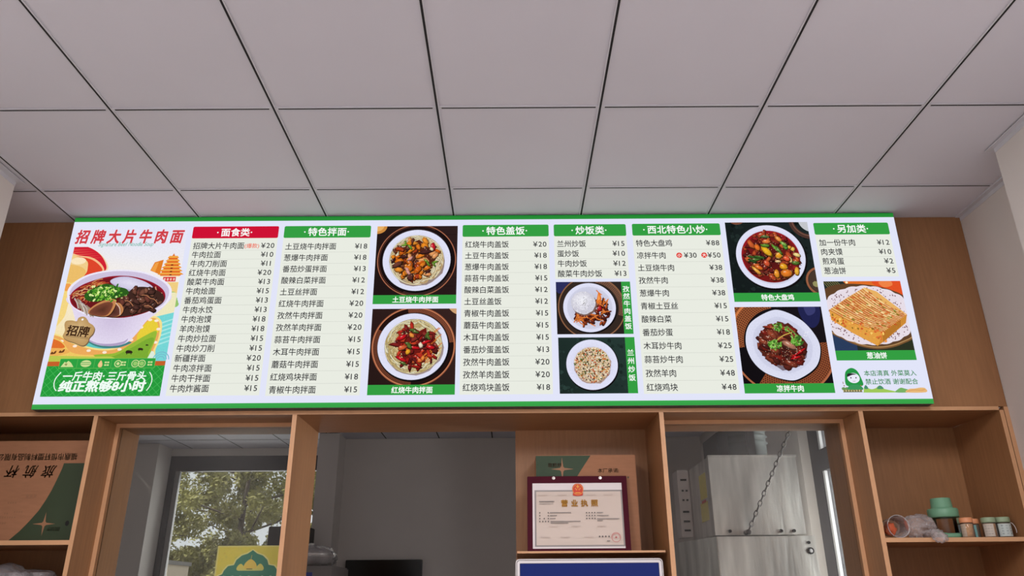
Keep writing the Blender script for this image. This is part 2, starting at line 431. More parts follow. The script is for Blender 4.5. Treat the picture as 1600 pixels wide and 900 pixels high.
# ------------------------------------------------------------------ kitchen shell behind
KX0, KX1, KY1 = -4.06, 2.13, 9.2
a = MB(); a.box(-2.02, 2.4, 8.66, 8.8, 0, CEIL); struct(a.build('wall_kitchen_back', PAINT))
struct(MB().box(-2.09, -1.87, 8.33, 8.66, 0, CEIL).build('pillar_kitchen', PAINT))
struct(MB().box(-4.6, KX0, 8.86, 9.0, 0, CEIL).build('wall_kitchen_front_return', PAINT))
struct(MB().box(-4.2, KX0, 9.0, 9.35, 0, CEIL).build('wall_kitchen_return', PAINT))
struct(MB().box(-4.7, -4.6, 3.6, 9.0, 0, CEIL).build('wall_kitchen_left', PAINT))
a = MB(); a.box(-4.6, -2.468, 3.6, 3.66, 0, CEIL); a.box(-2.468, 2.13, 3.66, 3.69, 2.302, CEIL); struct(a.build('wall_kitchen_near', PAINT))
a = MB(); a.box(KX0, -2.02, KY1, 9.35, 3.13, CEIL); a.box(KX0, -2.02, KY1, 9.35, 0, 0.9); struct(a.build('wall_window_back', PAINT))
grid_ceiling('ceiling_kitchen', -4.6, 2.45, 3.70, 9.35, -0.215, 8.69, 0.013, 0.0065)
a = MB(); WX = 2.13
a.box(WX, 2.42, 5.69, 9.0, 0, CEIL); a.box(WX, 2.42, 3.66, 4.1, 0, CEIL); a.box(WX, 2.42, 4.1, 5.69, 0, 0.95); a.box(WX, 2.42, 4.1, 5.69, 2.95, CEIL)
struct(a.build('wall_kitchen_right', PAINT))

def sash_window(name, loc): 
    w = struct(bpy.data.objects.new(name, None)); COL.objects.link(w); w.location = loc; LOC[w.name] = Vector(loc); return w
w3 = sash_window('window_3', (-3.0, 9.25, 0.9))
a = MB(); a.box(-4.055, -3.985, 9.21, 9.29, 0.9, 3.13); a.box(-3.985, -2.03, 9.21, 9.29, 2.955, 3.13); a.box(-2.10, -2.03, 9.21, 9.29, 0.9, 2.955); a.box(-3.985, -2.10, 9.21, 9.29, 0.9, 1.0)
a.build('window_frame', DARKMETAL, w3)
a = MB(); a.box(-3.985, -3.93, 9.225, 9.275, 1.0, 2.955); a.box(-2.15, -2.10, 9.225, 9.275, 1.0, 2.955)
a.build('sash', mat('grey_sash_metal', (150, 148, 148), 0.4, metal=0.3), w3)
MB().box(-3.93, -2.15, 9.248, 9.252, 1.0, 2.955).build('glass_pane', GLASS, w3)
w4 = sash_window('window_4', (2.25, 4.9, 0.95))
a = MB(); a.box(2.20, 2.28, 5.52, 5.69, 0.95, 2.95); a.box(2.20, 2.28, 4.1, 4.2, 0.95, 2.95); a.box(2.20, 2.28, 4.2, 5.52, 2.36, 2.51); a.box(2.20, 2.28, 4.2, 5.52, 2.88, 2.95); a.box(2.20, 2.28, 4.2, 5.52, 0.95, 1.03)
a.build('window_frame', DARKMETAL, w4)
SIL = mat('silver_glazing_bead', (215, 215, 216), 0.3, metal=0.4)
a = MB(); a.box(2.205, 2.225, 5.485, 5.518, 1.03, 2.36); a.box(2.205, 2.225, 5.485, 5.518, 2.51, 2.88)
a.build('glazing_bead', SIL, w4)
MB().box(2.238, 2.244, 4.2, 5.52, 1.03, 2.36).build('glass_pane', GLASS, w4)
MB().box(2.238, 2.244, 4.2, 5.52, 2.51, 2.88).build('glass_pane', GLASS, w4)

# ------------------------------------------------------------------ outside the kitchen window
struct(MB().box(-30, 20, 9.45, 60, -0.1, -0.02).build('ground', mat('grey_paving', (120, 118, 112), 0.9, var=0.15)))
LEAF = mat('olive_leaves', (150, 146, 88), 0.6, var=0.45, scale=2.2)
BARK = mat('grey_bark', (92, 82, 72), 0.9, var=0.25, scale=12)
def tree(loc, h, crown, rad, seed, label, n_leaf):
    rr = random.Random(seed); o = empty('tree', loc, label, 'tree', 'trees outside the kitchen window')
    x, y, _ = loc; t = MB()
    t.tube([(x, y, 0), (x + .05, y, h * .3), (x - .04, y + .05, h * .6), (x + .06, y, h)], [.11, .085, .05, .02], 10)
    for k in range(11):
        z = h * (.32 + .055 * k); an = rr.uniform(0, 6.28); L = rad * rr.uniform(.6, .95)
        t.tube([(x, y, z), (x + L * .5 * math.cos(an), y + L * .5 * math.sin(an), z + .25), (x + L * math.cos(an), y + L * math.sin(an), z + .35 + rr.uniform(-.1, .4))], [.024, .016, .008], 6)
    t.build('trunk', BARK, o)
    f = MB(); cl_ = []
    for k in range(190):
        an, r = rr.uniform(0, 6.28), rad * rr.random() ** .38; zz = rr.uniform(-1, 1)
        k2 = math.sqrt(max(0, 1 - (zz * .85) ** 2))
        cl_.append((x + r * k2 * math.cos(an), y + r * k2 * math.sin(an), crown + zz * rad * 1.05, rad * rr.uniform(.07, .15)))
    for k in range(n_leaf):
        c = rr.choice(cl_); d = Vector((rr.gauss(0, 1), rr.gauss(0, 1), rr.gauss(0, 1))).normalized() * c[3] * rr.random() ** .4
        p = Vector(c[:3]) + d; u = Vector((rr.gauss(0, 1), rr.gauss(0, 1), rr.gauss(0, 1))).normalized(); w = u.orthogonal().normalized(); s_ = rr.uniform(.026, .052)
        f.face([p - u * s_, p + w * s_ * .45, p + u * s_, p - w * s_ * .45])
    link('foliage', (lambda me: (me.from_pydata(f.v, [], f.f), me)[1])(bpy.data.meshes.new('foliage')), LEAF, o)
tree((-4.6, 13.6, 0), 4.3, 3.55, 1.75, 3, 'broad olive green tree seen through the glazed bay, behind the yellow and green poster', 44000)
tree((-6.1, 18.5, 0), 5.2, 3.6, 2.1, 5, 'second olive tree standing behind the broad one, showing through its gaps', 30000)
hb = empty('building', (-6.0, 11.2, 0), 'low cream rendered outbuilding at the edge of the window, beside the trees', 'building')
MB().box(-7.2, -4.57, 10.8, 11.5, 0, 1.98).build('wall', mat('cream_render', (232, 216, 192), 0.8), hb)
MB().box(-7.25, -4.55, 10.76, 11.54, 1.98, 2.03).build('roof_slab', mat('grey_roof', (150, 146, 142), 0.8), hb)
MB().box(-4.70, -4.62, 10.78, 10.8, 1.1, 1.82).build('window', DARKMETAL, hb)

# ------------------------------------------------------------------ the menu lightbox
SL, SR, ST, SB, SF = -2.0413, 1.8028, 3.214, 2.3015, 3.2102
SW, SH = SR - SL, ST - SB
def sfn(u, v, off): return (SL + u, SF - 0.0012 - off, ST - v)
sign = empty('menu_sign', ((SL + SR) / 2, SF + 0.025, SB), 'long backlit menu board with green edges and dish photos, above the wooden counter front', 'sign')
MB().box(SL + .001, SR - .001, SF, FZ - 0.0005, SB, ST).build('housing', HOUSING, sign)
WHITE, GREEN, RED, CREAM, DARK = (226, 229, 249), (52, 158, 66), (206, 18, 52), (233, 236, 226), (46, 46, 50)
a = Art(sfn)
a.rect(0, 0, SW, SH, WHITE); a.off = 1e-4
face = a.build('face_panel', FACE, sign)
a = Art(sfn, off=3e-4)
a.grad([(0, 0), (SW, 0), (SW, .022), (0, .022)], [(30, 128, 48)] * 2 + [(44, 148, 58)] * 2); a.grad([(0, SH - .0215), (SW, SH - .0215), (SW, SH), (0, SH)], [(60, 168, 78)] * 2 + [(54, 160, 70)] * 2)
a.build('green_edge_strip', INK, sign)

def price(pc, u, v, panel):
    q = Art(sfn, off=5e-4); q.text(pc, u, v, .0360, DARK, bold=.010, align='r', track=1.07, sx=1.02); q.build('price', INK, panel)
def column(u0, u1, hcol, title, tv0, rows, v0, v1, vbot, pad=0.012, size=0.0365, extra=None, pr=0.009):
    p = Art(sfn, off=3e-4)
    p.rect(u0, tv0 + .028, u1, vbot, CREAM)
    n = len(rows); dv = (v1 - v0) / (n - 1)
    p.off = 3.4e-4
    for k in range(n - 1):
        v = v0 + dv * (k + .52); x = u0 + .011
        while x < u1 - .011:
            p.rect(x, v - .0006, min(x + .0032, u1 - .010), v + .0006, (176, 178, 172)); p.off = 3.4e-4; x += .0048
    panel = p.build('menu_panel', INK, sign)
    h = Art(sfn, off=4e-4)
    h.poly(rrect(u0, tv0, u1, tv0 + .061, .007), hcol); h.off = 5e-4
    h.text('·' + title + '·', (u0 + u1) / 2, tv0 + .031, .0445, (250, 252, 250), bold=.022, align='c', track=1.02)
    h.build('header_bar', INK, panel)
    for k, (nm, pc) in enumerate(rows):
        v = v0 + dv * k
        d = Art(sfn, off=5e-4); d.text(nm, u0 + pad, v, size, DARK, bold=.011, track=1.0, sx=.93); d.build('dish_name', INK, panel)
        if pc: price(pc, u1 - pr, v, panel)
    if extra: extra(panel, v0, dv)
    return panel
def rows(t): return [(x.split()[0], '¥' + x.split()[1] if len(x.split()) > 1 else '') for x in t.strip().split(',')]
def ex1(panel, v0, dv):
    d = Art(sfn, off=5e-4); d.text('(爆款)', .562 + .012 + .238, v0 + .001, .026, (238, 108, 84), bold=.01); d.build('popular_note', INK, panel)
column(.562, .962, RED, '面食类', .050, rows('招牌大片牛肉面 20,牛肉拉面 10,牛肉刀削面 11,红烧牛肉面 20,酸菜牛肉面 13,牛肉烩面 15,番茄鸡蛋面 13,牛肉水饺 13,牛肉泡馍 18,羊肉泡馍 18,牛肉炒拉面 15,牛肉炒刀削 15,新疆拌面 20,牛肉凉拌面 15,牛肉干拌面 15,牛肉炸酱面 15'), .1495, .8255, .857, extra=ex1)
column(.988, 1.392, GREEN, '特色拌面', .050, rows('土豆烧牛肉拌面 18,葱爆牛肉拌面 18,番茄炒蛋拌面 13,酸辣白菜拌面 12,土豆丝拌面 12,红烧牛肉拌面 20,孜然牛肉拌面 20,孜然羊肉拌面 20,蒜苔牛肉拌面 15,木耳牛肉拌面 15,蘑菇牛肉拌面 15,红烧鸡块拌面 18,青椒牛肉拌面 15'), .1555, .834, .860)
column(1.820, 2.221, GREEN, '特色盖饭', .050, rows('红烧牛肉盖饭 20,土豆牛肉盖饭 18,葱爆牛肉盖饭 18,蒜苔牛肉盖饭 15,酸辣白菜盖饭 12,土豆丝盖饭 12,青椒牛肉盖饭 15,蘑菇牛肉盖饭 15,木耳牛肉盖饭 15,番茄炒蛋盖饭 13,孜然牛肉盖饭 20,孜然羊肉盖饭 20,红烧鸡块盖饭 18'), .151, .829, .860)
column(2.245, 2.582, GREEN, '炒饭类', .050, rows('兰州炒饭 15,蛋炒饭 10,牛肉炒饭 12,酸菜牛肉炒饭 13'), .150, .3005, .326)
def ex5(panel, v0, dv):
    v = v0 + dv
    for cx, ch, pc, xr in ((2.819, '小', '¥30', 2.902), (2.934, '大', '¥50', 3.022 - .010)):
        d = Art(sfn, off=5e-4); d.disc(cx, v, .0135, .0135, (226, 62, 52), n=24); d.off = 5.6e-4
        d.text(ch, cx, v, .0185, (250, 245, 240), bold=.02, align='c'); d.build('size_badge', INK, panel)
        price(pc, xr, v, panel)
column(2.611, 3.022, GREEN, '西北特色小炒', .049, rows('特色大盘鸡 88,凉拌牛肉,土豆烧牛肉 38,孜然牛肉 38,葱爆牛肉 38,青椒土豆丝 15,酸辣白菜 15,番茄炒蛋 18,木耳炒牛肉 25,蒜苔炒牛肉 25,孜然羊肉 48,红烧鸡块 48'), .1495, .8335, .862, extra=ex5)
column(3.460, 3.810, GREEN, '另加类', .050, rows('加一份牛肉 12,肉夹馍 10,煎鸡蛋 2,葱油饼 5'), .152, .294, .324)

# ---- food photographs -------------------------------------------------------
def blob_pts(cx, cy, r, rr, n=10, jag=.22, el=1.0, an=0.0):
    out = []
    for k in range(n):
        t = 2 * math.pi * k / n; q = r * (1 + rr.uniform(-jag, jag)); x, y = q * el * math.cos(t), q / el * math.sin(t)
        out.append((cx + x * math.cos(an) - y * math.sin(an), cy + x * math.sin(an) + y * math.cos(an)))
    return out
def chunk(a, cx, cy, r, col, rr, el=None, jag=.2, shine=.5, n=9, an=None, edge=.34):
    el = el or rr.uniform(1.0, 1.35); an = rr.uniform(0, 3.1) if an is None else an
    st = rr.getstate(); a.poly(blob_pts(cx + r * .10, cy + r * .18, r * 1.16, rr, n, jag, el, an), mul(col, edge)); rr.setstate(st)
    pts = blob_pts(cx, cy, r, rr, n, jag, el, an); a.fan((cx - r * .2, cy - r * .25), pts, mul(col, 1.16), mul(col, .80))
    if shine and rr.random() < shine:
        a.poly(blob_pts(cx - r * .3, cy - r * .32, r * .24, rr, 6, .3, 1.5, an), mix(col, (255, 240, 225), .55))
def noodles(a, cx, cy, r0, r1, count, w, cols, rr, sweep=(.5, 1.5)):
    for k in range(count):
        q = r0 + (r1 - r0) * math.sqrt(rr.random()); t0 = rr.uniform(0, 6.28); dt = rr.uniform(*sweep) * rr.choice((-1, 1)); pts = []
        wob, ph, dr = rr.uniform(.002, .012), rr.uniform(0, 6), rr.uniform(-.02, .02)
        for j in range(13):
            s_ = j / 12; rad = min(r1, q + dr * s_ + wob * math.sin(ph + s_ * 7)); t = t0 + dt * s_
            pts.append((cx + rad * math.cos(t), cy + rad * math.sin(t)))
        c = rr.choice(cols); a.strand(pts, w * 1.55, mul(c, .58)); a.strand(pts, w, mul(c, 1.05), mul(c, .84))
def plate(a, cx, cy, r, ry=None, col=(214, 215, 236), inner=.80):
    ry = ry or r
    a.disc(cx + r * .02, cy + r * .03, r * 1.025, ry * 1.03, (18, 14, 16), n=64)
    a.disc(cx, cy, r, ry, mul(col, 1.0), mul(col, .97), 64)
    a.disc(cx, cy, r * .985, ry * .985, mul(col, .93), mul(col, 1.05), 64)
    a.disc(cx + r * .01, cy + r * .015, r * inner, ry * inner, mul(col, .86), mul(col, .97), 64)
def lattice(a, cx, cy, r0, r1, clip, col, rr, step=.0075, dotc=(38, 18, 14), a0=0, a1=6.283):
    """woven rattan: a copper band pierced by rows of small dark holes"""
    a.ring(cx, cy, r0, r1, col, 72, a0, a1, clip)
    r, odd = r0 + step * .6, 0; base = a.off
    while r < r1 - step * .4:
        n = int((a1 - a0) * r / (step * 1.15))
        for k in range(n):
            t = a0 + (a1 - a0) * (k + .5 * odd) / n; x, y = cx + r * math.cos(t), cy + r * math.sin(t)
            if clip[0] + .002 < x < clip[2] - .002 and clip[1] + .002 < y < clip[3] - .002:
                s_ = step * .36; u = (math.cos(t), math.sin(t))
                a.poly([(x + s_ * u[0], y + s_ * u[1]), (x - s_ * u[1], y + s_ * u[0]), (x - s_ * u[0], y - s_ * u[1]), (x + s_ * u[1], y - s_ * u[0])], dotc); a.off = base
        r += step * .95; odd ^= 1
    a.lift()
def picture(u0, v0, u1, v1, cap, text, fn, vertical=False, label=None):
    a = Art(sfn, off=3e-4); fn(a, u0, v0, cap if vertical else u1, v1 if vertical else cap)
    o = a.build('food_picture', PHOTO, sign)
    c = Art(sfn, off=3.5e-4)
    if vertical:
        c.rect(cap, v0, u1, v1, GREEN); c.off = 4.5e-4
        n = len(text[0]); m = (cap + u1) / 2
        for k, ch in enumerate(text[0]):
            c.text(ch, m, text[1] + (text[2] - text[1]) * k / (n - 1), .031, (248, 252, 248), bold=.018, align='c'); c.off = 4.5e-4
    else:
        c.rect(u0, cap, u1, v1, GREEN); c.off = 4.5e-4
        c.text(text, (u0 + u1) / 2 + .004, (cap + v1) / 2 + .001, .031, (248, 252, 248), bold=.024, align='c', sx=.96)
    c.build('caption_bar', INK, o)
    if label: o['label'] = label
TABLE = (40, 26, 26)
def bg(a, u0, v0, u1, v1, c): a.grad([(u0, v0), (u1, v0), (u1, v1), (u0, v1)], [mul(c, .9), mul(c, 1.15), mul(c, 1.0), mul(c, .8)])

def pic_potato(a, u0, v0, u1, v1):
    rr = random.Random(11); bg(a, u0, v0, u1, v1, TABLE); cl_ = (u0, v0, u1, v1)
    for k in range(9):
        v = v0 + (v1 - v0) * k / 8; a.rect(u0, max(v0, v), u1, min(v1, v + .002), mul(TABLE, .75))
    cx, cy = u0 + .505 * (u1 - u0), v0 + .5 * (v1 - v0)
    q = clipped(smooth([(u0 - .01, v0 - .01), (u0 + .042, v0 - .005), (u0 + .038, v0 + .022), (u0 + .012, v0 + .038), (u0 - .02, v0 + .034)]), cl_); a.poly(q, (206, 140, 66))
    q = clipped(smooth([(u0 - .01, v0 - .01), (u0 + .03, v0 - .005), (u0 + .024, v0 + .016), (u0 + .004, v0 + .026), (u0 - .02, v0 + .024)]), cl_); a.poly(q, (232, 178, 104))
    a.ring(cx, cy, .160, .1805, (24, 15, 16), 72, 0, 6.2832, cl_)
    lattice(a, cx, cy, .160, .174, cl_, (58, 38, 36), rr, .0055, (22, 14, 14), .4, 1.9)
    a.ring(cx, cy, .1765, .1815, (146, 84, 62), 90, 0, 6.2832, cl_); a.ring(cx, cy, .1775, .179, (196, 128, 96), 90, 0, 6.2832, cl_); a.ring(cx, cy, .1705, .1722, (112, 60, 46), 90, 1.5, 5.2, cl_)
    plate(a, cx, cy, .156, .1535, inner=.82)
    a.poly(blob_pts(cx + .004, cy + .006, .126, rr, 26, .05), (150, 132, 128))
    a.disc(cx, cy, .118, .115, (196, 160, 108), (214, 190, 150))
    noodles(a, cx, cy, .05, .122, 115, .0042, [(240, 222, 178), (226, 200, 150), (248, 234, 200), (210, 176, 124)], rr)
    a.poly(blob_pts(cx - .006, cy - .008, .088, rr, 22, .14), (86, 38, 24))
    for k in range(88):
        t = rr.uniform(0, 6.28); q = .106 * math.sqrt(rr.random()); c = rr.choice([(214, 112, 26), (226, 132, 34), (198, 92, 22), (74, 38, 34), (92, 50, 42), (60, 30, 30), (104, 58, 46), (168, 62, 30), (226, 150, 92), (220, 122, 34), (230, 140, 46)])
        chunk(a, cx - .004 + q * math.cos(t), cy - .008 + q * math.sin(t) * .95, rr.uniform(.010, .0175), c, rr, rr.uniform(1.15, 1.75), .30, .35, 6)
    for x, y, c in ((-.055, -.085, (96, 140, 40)), (-.062, -.075, (122, 160, 52)), (-.034, -.066, (104, 150, 46)), (.045, .006, (130, 160, 52)), (.052, .018, (98, 134, 44)), (.085, .012, (110, 152, 50)), (.08, .024, (92, 128, 38))):
        chunk(a, cx + x, cy + y, .0085, c, rr, 1.7)
    chunk(a, cx + .072, cy - .066, .015, (196, 28, 44), rr, 1.35, .1); chunk(a, cx + .066, cy - .054, .008, (238, 214, 170), rr)
    for x, y in ((-.03, -.006), (-.04, .05), (-.036, .062)): chunk(a, cx + x, cy + y, .010, (214, 150, 140), rr, 1.5)
    for k in range(60):
        t = rr.uniform(0, 6.28); q = .09 * math.sqrt(rr.random()); a.poly(blob_pts(cx + q * math.cos(t), cy + q * math.sin(t), .0012, rr, 5), (250, 214, 160))
def pic_redbeef(a, u0, v0, u1, v1):
    rr = random.Random(23); bg(a, u0, v0, u1, v1, (48, 30, 28)); cl_ = (u0, v0, u1, v1)
    cx, cy = u0 + .505 * (u1 - u0), v0 + .502 * (v1 - v0)
    a.poly(clipped(smooth([(u1 - .036, v0 - .01), (u1 + .01, v0 - .01), (u1 + .01, v0 + .026), (u1 - .016, v0 + .018)]), cl_), (206, 160, 116))
    a.ring(cx, cy, .150, .183, (34, 18, 16), 90, 0, 6.2832, cl_)
    lattice(a, cx, cy, .157, .176, cl_, (132, 74, 52), rr, .0062, (34, 18, 16), -1.75, -.1); lattice(a, cx, cy, .157, .176, cl_, (112, 62, 44), rr, .0062, (34, 18, 16), 1.6, 3.6)
    a.ring(cx, cy, .1765, .1845, (150, 84, 58), 90, 0, 6.2832, cl_); a.ring(cx, cy, .178, .1805, (214, 140, 100), 90, 0, 6.2832, cl_)
    plate(a, cx - .003, cy, .155, .153, inner=.82)
    a.poly(blob_pts(cx + .002, cy + .006, .128, rr, 26, .04), (160, 142, 140))
    a.disc(cx, cy, .118, .116, (206, 168, 104), (222, 202, 156))
    noodles(a, cx, cy, .06, .123, 135, .0042, [(236, 222, 172), (224, 202, 146), (246, 236, 200), (206, 180, 120)], rr, (.6, 1.8))
    a.poly(blob_pts(cx + .014, cy + .0, .082, rr, 22, .16), (110, 26, 22))
    for k in range(20): 
        t = rr.uniform(-.6, 1.4); q = rr.uniform(.06, .105); x, y = cx + q * math.cos(t), cy + q * math.sin(t)
        a.strand(smooth([(x, y), (x + .012, y - .014), (x + .03, y - .03)], 5, False), .0036, (222, 136, 50), (196, 96, 36))
    for k in range(74):
        t = rr.uniform(0, 6.28); q = .096 * math.sqrt(rr.random()); c = rr.choice([(150, 30, 26), (122, 32, 30), (176, 44, 32), (92, 30, 30), (196, 62, 38), (206, 92, 52), (132, 46, 40)])
        chunk(a, cx + .01 + q * math.cos(t), cy + q * math.sin(t), rr.uniform(.008, .0155), c, rr, rr.uniform(1.15, 1.8), .34, .3, 6)
    for x, y, e, an in ((-.052, .058, 2.0, .5), (.05, -.016, 2.4, -.4), (.0, .008, 2.2, .1), (-.05, -.04, 1.6, -.6), (.075, .006, 1.6, .2)): chunk(a, cx + x, cy + y, .013, (196, 24, 34), rr, e, .1, 1, 9, an)
    for x, y in ((-.006, -.074), (.006, -.066), (-.026, -.01), (-.02, -.0), (.058, -.05), (.062, -.042), (-.042, .078)): chunk(a, cx + x, cy + y, .0105, (84, 104, 46), rr, 1.5)
    for x, y, c in ((-.024, .026, (240, 160, 40)), (.032, -.004, (246, 214, 190)), (-.01, -.05, (230, 140, 60)), (.044, .056, (232, 130, 60)), (.03, .066, (222, 104, 48))): chunk(a, cx + x, cy + y, .0105, c, rr)
def pic_cumin(a, u0, v0, u1, v1):
    rr = random.Random(31); bg(a, u0, v0, u1, v1, (40, 34, 32)); cl_ = (u0, v0, u1, v1)
    cx, cy = u0 + .5 * (u1 - u0), v0 + .495 * (v1 - v0)
    a.poly(clipped(smooth([(u0 - .01, v0 - .01), (u0 + .09, v0 - .01), (u0 + .06, v0 + .03), (u0 + .01, v0 + .055)]), cl_), (44, 46, 92))
    a.ring(cx + .01, cy, .118, .152, (52, 40, 34), 80, 0, 6.2832, cl_)
    lattice(a, cx + .01, cy, .122, .146, cl_, (120, 84, 66), rr, .007, (44, 30, 26), -1.4, .3)
    a.ring(cx + .01, cy, .146, .152, (120, 80, 56), 80, 0, 6.2832, cl_); a.ring(cx + .01, cy, .1475, .149, (170, 122, 88), 80, 0, 6.2832, cl_)
    plate(a, cx, cy, .118, .1175, inner=.86)
    for k in range(70):
        t = rr.uniform(-.9, 3.2); q = rr.uniform(.03, .088); x, y = cx + .004 + q * math.cos(t), cy + .004 + q * math.sin(t)
        c = rr.choice([(116, 42, 26), (142, 60, 32), (98, 36, 26), (176, 78, 36), (84, 34, 28)]); chunk(a, x, y, rr.uniform(.006, .0115), c, rr, rr.uniform(1.2, 1.9))
    for k in range(26):
        t = rr.uniform(-1.0, 2.9); q = rr.uniform(.035, .085); x, y = cx + q * math.cos(t), cy + q * math.sin(t); an = rr.uniform(0, 3.1); L = rr.uniform(.01, .022)
        a.strand(smooth([(x - L * math.cos(an), y - L * math.sin(an)), (x, y + rr.uniform(-.006, .006)), (x + L * math.cos(an), y + L * math.sin(an))], 4, False), .0048, (232, 140, 60), (196, 92, 40))
    a.poly([(cx + .03, cy - .02), (cx + .042, cy - .072), (cx + .05, cy - .07), (cx + .056, cy - .04), (cx + .046, cy - .02)], (226, 118, 44)); a.poly([(cx + .036, cy - .03), (cx + .044, cy - .064), (cx + .049, cy - .04)], (244, 160, 84))
    chunk(a, cx + .044, cy + .006, .012, (176, 30, 36), rr)
    mx_, my = cx - .027, cy - .022
    a.poly(blob_pts(mx_ + .004, my + .007, .056, rr, 24, .03), (120, 92, 84)); a.poly(blob_pts(mx_, my, .055, rr, 24, .03), (206, 204, 216)); a.disc(mx_ - .006, my - .01, .044, .043, (242, 242, 248), (212, 210, 222))
    for k in range(110):
        t = rr.uniform(0, 6.28); q = .053 * math.sqrt(rr.random()); a.poly(blob_pts(mx_ + q * math.cos(t), my + q * math.sin(t), .0022, rr, 5, .2, 1.6, rr.uniform(0, 3)), rr.choice([(250, 250, 252), (226, 224, 232), (196, 194, 208)]))
    for k in range(50):
        q = abs(rr.gauss(0, .014)); t = rr.uniform(0, 6.28); a.poly(blob_pts(mx_ + .004 + q * math.cos(t), my + .004 + 1.3 * q * math.sin(t), .0013, rr, 5), rr.choice([(40, 36, 44), (88, 78, 84), (150, 140, 130)]))
def pic_friedrice(a, u0, v0, u1, v1):
    rr = random.Random(41); bg(a, u0, v0, u1, v1, (34, 50, 46))
    for k in range(130): a.poly(clipped(blob_pts(rr.uniform(u0, u1), rr.uniform(v0, v1), rr.uniform(.003, .010), rr, 7, .4), (u0, v0, u1, v1)) or [(u0, v0)] * 3, mul((34, 50, 46), rr.uniform(.7, 1.25)))
    cx, cy = u0 + .49 * (u1 - u0), v0 + .49 * (v1 - v0)
    plate(a, cx, cy, .112, .1135, inner=.74)
    a.poly(blob_pts(cx + .002, cy + .006, .082, rr, 26, .05), (176, 150, 140)); a.poly(blob_pts(cx + .001, cy + .001, .079, rr, 26, .05), (214, 190, 160))
    for k in range(620):
        t = rr.uniform(0, 6.28); q = .078 * math.sqrt(rr.random())
        c = rr.choice([(246, 232, 200), (238, 214, 170), (250, 242, 222), (222, 190, 146), (246, 226, 190), (232, 202, 156), (206, 150, 90), (226, 140, 60), (206, 84, 50), (96, 112, 50), (70, 70, 50), (84, 44, 40)])
        an = rr.uniform(0, 3.1); x, y = cx + .001 + q * math.cos(t), cy + .002 + q * math.sin(t)
        a.poly(blob_pts(x + .0006, y + .0009, .0036, rr, 6, .2, 1.4, an), mul(c, .62)); a.poly(blob_pts(x, y, .003, rr, 6, .2, 1.4, an), c)
